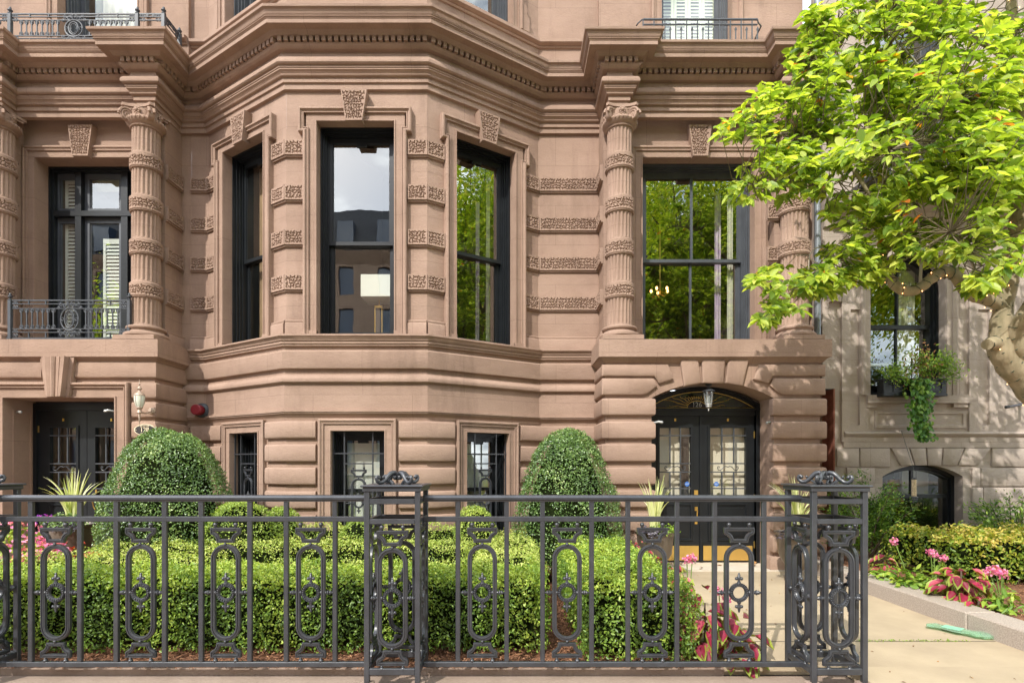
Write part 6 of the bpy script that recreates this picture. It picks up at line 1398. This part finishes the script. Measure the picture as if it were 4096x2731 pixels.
blobs = [(2935, 515, 60, 40, 5.5, 14), (3010, 470, 70, 50, 5.5, 20), (2975, 745, 75, 65, 5.4, 26), (3120, 400, 110, 70, 5.5, 60), (3160, 560, 130, 90, 5.4, 100), (3110, 700, 110, 90, 5.4, 70), (3260, 250, 100, 90, 5.5, 80), (3300, 90, 90, 90, 5.6, 70),
         (3320, 430, 150, 110, 5.4, 150), (3300, 680, 140, 110, 5.35, 120), (3420, 850, 120, 70, 5.4, 70), (3480, 300, 150, 120, 5.4, 130), (3480, 560, 160, 120, 5.2, 160), (3450, 60, 160, 80, 5.6, 110), (3700, 60, 180, 90, 5.5, 120), (3620, 380, 160, 120, 5.2, 130), (3700, 620, 180, 120, 5.0, 170),
         (3560, 760, 130, 80, 5.3, 90), (3560, 930, 140, 60, 5.4, 80), (3680, 930, 120, 60, 5.3, 60), (3830, 330, 150, 130, 5.2, 110), (3880, 120, 150, 110, 5.4, 90), (3900, 560, 150, 100, 4.9, 120), (3880, 760, 160, 100, 4.9, 120), (4030, 420, 90, 150, 5.0, 80), (4040, 700, 90, 120, 4.8, 80), (4060, 200, 90, 120, 5.0, 40),
         (3120, 1120, 110, 55, 5.35, 60), (3210, 1200, 90, 60, 5.3, 45), (3090, 1250, 60, 45, 5.35, 20), (3300, 1110, 90, 55, 5.3, 50), (3400, 1010, 100, 50, 5.35, 50), (3480, 1080, 90, 40, 5.4, 36), (3620, 1040, 80, 40, 5.3, 20), (3890, 1000, 90, 60, 4.9, 40), (3930, 1130, 60, 40, 4.9, 24), (3760, 1010, 110, 50, 5.1, 22), (4040, 1010, 50, 90, 4.7, 20), (3400, 1130, 80, 40, 5.3, 14), (3880, 230, 200, 160, 4.4, 40), (4000, 560, 110, 120, 4.1, 30), (3520, 620, 150, 90, 4.6, 26), (3960, 870, 90, 60, 4.8, 50),
         (4300, 300, 200, 500, 5.2, 240), (4300, 900, 180, 300, 5.0, 140), (3800, -250, 400, 160, 5.6, 260), (4300, -300, 300, 200, 5.4, 150), (3700, 520, 400, 280, 6.4, 70), (4000, 850, 300, 250, 6.4, 60)]
PP, NN, DD, RR_ = [], [], [], []; tw = MB(); rr_ = random.Random(5)
for bx_, by_, rx_, ry_, Yb, nb_ in blobs:
    for k_ in range(int(nb_*1.22)):
        while True:
            a, b = rr_.uniform(-1, 1), rr_.uniform(-1, 1)
            if a*a+b*b < 1: break
        Y = Yb+rr_.gauss(0, .34); p = C3(bx_+a*rx_*1.06, by_+b*ry_*1.06, Y)
        if mnoise.noise(Vector((p.x*2.6, p.y*1.3, p.z*3.4))) < -.05: continue
        j = int(np.argmin(((SK-np.array(p))**2).sum(1))); q = Vector(SK[j]); v = p-q; dn = (v.normalized()+Vector((rr_.uniform(-.5, .5), rr_.uniform(-.6, .2), rr_.uniform(0, .6)))).normalized()
        if k_ % 2 == 0 and v.length < .9: tw.tube([q, q.lerp(p, .35)+Vector((rr_.uniform(-.1, .1), rr_.uniform(-.1, .1), rr_.uniform(-.12, .05))), p-dn*.05, p], [.006, .0045, .003, .002], 4, caps=False)
        s1_ = dn.cross(Vector((0, .3, 1))).normalized(); s2_ = dn.cross(s1_); m_ = rr_.randint(5, 8); a0 = rr_.uniform(0, 6.3); hue = rr_.uniform(-.15, .15)
        for i in range(m_):
            an = a0+i*2*pi/m_+rr_.uniform(-.3, .3); spr = rr_.uniform(.6, 1.15); d = (dn*cos(spr)+(s1_*cos(an)+s2_*sin(an))*sin(spr)).normalized()
            PP.append(p-dn*rr_.uniform(0, .05)); DD.append(d); NN.append((dn*.5+Vector((0, -.15, .8))).normalized()); RR_.append(min(.999, max(0, rr_.random()+hue if rr_.random() > .02 else .97)))
RR_ = np.array(RR_); RR_ = np.where((RR_ > .955) & (rng.random(len(RR_)) < .86), .8, RR_)
leaves('foliage', MAG, np.array(PP), np.array(NN), .108, mg, rnd=RR_, dirs=np.array(DD), aspect=.46, jit=.3, fold=.2, droop=.16)
TR.build('trunk', BARK, mg, smooth=60); BR.build('limb', BARK, mg, smooth=60); BR2.build('branch', TWIG, mg, smooth=60); tw.build('twigs', TWIGD, mg, smooth=60)
cord = thing('string_lights', (5.2, 5.5, 2), 'warm fairy lights on dark green cord wound round the magnolia trunk and its crooked limb', 'string lights')
cm = MB(); bm_ = MB()
for o, r in lightpaths:
    tot = 0; pts = []
    for i in range(len(o)-1):
        t = (o[i+1]-o[i]); l = t.length; t.normalize(); s1_ = t.cross(Vector((.2, 1, .1))).normalized(); s2_ = t.cross(s1_); m_ = max(2, int(l/.016))
        for k_ in range(m_):
            ph = (tot+l*k_/m_)/.105*2*pi+sin((tot+l*k_/m_)*13)*.8; c = o[i]+t*l*k_/m_; rr2 = r[i]+(r[i+1]-r[i])*k_/m_+.004; q = c+(s1_*cos(ph)+s2_*sin(ph))*rr2; pts.append(q)
            if rr_.random() < .17: bm_.ball(q+(s1_*cos(ph)+s2_*sin(ph))*.010, .0055, 4)
        tot += l
    cm.tube(pts, .0035, 4)
cm.build('cord', mat('green_cord', (.02, .05, .03), .5), cord); bm_.build('bulbs', mat('fairy_bulb', (1, .6, .3), .4, emit=((1, .45, .15), 4)), cord, kind='stuff')
# ------------------------------------------------------------------ the far side of the street, seen mirrored in the glass
STB = stone('far_brownstone', (.38, .26, .19), (.33, .22, .16), (.26, .18, .13)); SLATE = mat('slate', (.05, .052, .06), .6, var=.3, vscale=6)
def far_house(x0, x1, y, label, m, hc=18.6, ht=22.6):
    t = thing('row_house', ((x0+x1)/2, y, 0), label, 'house', 'row houses across the street'); fr = Fr(x1, y, -1, 0); w_ = x1-x0; n = max(3, int(w_/2.6)); hs = []
    pit = w_/n
    for k_ in range(n):
        for f in range(5):
            z = 1.2+f*3.5; hs.append((pit*(k_+.5)-.6, pit*(k_+.5)+.6, z, z+2.3))
    mb = MB(fr); mb.grid_wall(0, w_, 0, hc, hs)
    for h in hs: mb.reveal(*h, 0, -.3)
    mb.fr = WORLD; mb.quad((x0, y, 0), (x0, y-10, 0), (x0, y-10, hc), (x0, y, hc)); mb.quad((x1, y, 0), (x1, y-10, 0), (x1, y-10, hc), (x1, y, hc)); mb.build('wall', m, t, smooth=0)
    MB(fr).sweep([(0, hc-.9), (w_, hc-.9)], [(0, 0), (-.2, .15), (-.6, .5), (-.9, .7), (-.9, 0)], flat=False).build('cornice', m, t)
    MB().box(x0, x1, y-9, y-.0, hc, hc+.05).poly([(x0, y, hc), (x1, y, hc), (x1, y-1.2, ht), (x0, y-1.2, ht)]).quad((x0, y-1.2, ht), (x1, y-1.2, ht), (x1, y-10, ht), (x0, y-10, ht)) if False else None
    r = MB(); r.quad((x0, y, hc), (x1, y, hc), (x1, y-1.3, ht), (x0, y-1.3, ht)); r.quad((x0, y-1.3, ht), (x1, y-1.3, ht), (x1, y-10, ht+.2), (x0, y-10, ht+.2)); r.box(x0+.4, x0+1.2, y-9, y-8, ht, ht+.6); r.build('mansard_roof', SLATE, t, smooth=0)
    g = MB(fr)
    for h in hs: g.quad((h[0], -.28, h[2]), (h[1], -.28, h[2]), (h[1], -.28, h[3]), (h[0], -.28, h[3]))
    for k_ in range(n): u = pit*(k_+.5); g.box(u-.65, u+.65, -1, .05, hc+.6, hc+2.6)
    g.build('window', FARG, t, smooth=0); return t
FARG = mat('far_window', (.03, .05, .09), .08, spec=1)
far_house(-40, -27, -29, 'far brownstone row house, furthest one way along the opposite side', STB); far_house(-26.9, -15, -29.6, 'far row house with paler front across the street', STONE2); far_house(-14.9, -2, -29, 'far brownstone row house opposite the bay window', STB)
far_house(-1.9, 11, -29.5, 'far brick row house opposite the double door', BRICK, 17.5, 21.5); far_house(11.1, 26, -29, 'far brownstone row house opposite the magnolia', STB)
def street_tree(x, y, h, r, n, label):
    t = thing('locust_tree', (x, y, 0), label, 'tree', 'street trees across the road'); mb = MB(); mb.tube([(x, y, 0), (x+.1, y, h*.2), (x-.1, y+.1, h*.4), (x, y, h*.6)], [.22, .17, .13, .08], 10)
    P_, D_ = [], []; rr = random.Random(int(x*7+y))
    for b in range(46):
        az = rr.uniform(0, 2*pi); el = rr.uniform(-.15, 1.3); l = rr.uniform(.6, 1); st = Vector((x, y, h*rr.uniform(.3, .55))); e = st+Vector((r*cos(az)*cos(el), r*sin(az)*cos(el), (h-st.z)*max(.1, sin(el)))) * l
        e = Vector((x, y, h*.42))+Vector((r*cos(az)*cos(el)*l, r*sin(az)*cos(el)*l, h*.56*sin(el)*l)); mb.tube([st, st.lerp(e, .5)+Vector((0, 0, .3)), e], [.06, .035, .015], 5)
        for k_ in range(n//46): c = st.lerp(e, rr.uniform(.35, 1.1)); P_.append((c.x+rr.gauss(0, .5), c.y+rr.gauss(0, .5), c.z+rr.gauss(0, .5))); D_.append((e.x-x+rr.gauss(0, 1), e.y-y+rr.gauss(0, 1), -.8+rr.gauss(0, .6)))
    mb.build('trunk', BARK2, t); leaves('crown', LOC, P_, np.tile([0, 0, 1.], (len(P_), 1)), .22, t, dirs=unit(np.array(D_)), aspect=.35, jit=.6, droop=.2)
street_tree(8.6, -8.5, 19, 5.6, 38000, 'yellow-green locust tree behind the viewer, mirrored in the wide window over the double door'); street_tree(13.2, .2, 16.5, 4.3, 32000, 'yellow-green locust tree up the street, mirrored in the right bay window')
street_tree(-19, -9, 11, 3.5, 8000, 'thin locust tree down the street, mirrored in the left portico window'); street_tree(13.5, -10, 13, 4, 10000, 'second locust tree beyond the first, mirrored low in the wide window')
sheet('road', -60, 60, -22, -4.2, -.08, ASPH, .004); sheet('sidewalk', -60, 60, -28.9, -22, .05, WALK, .1)
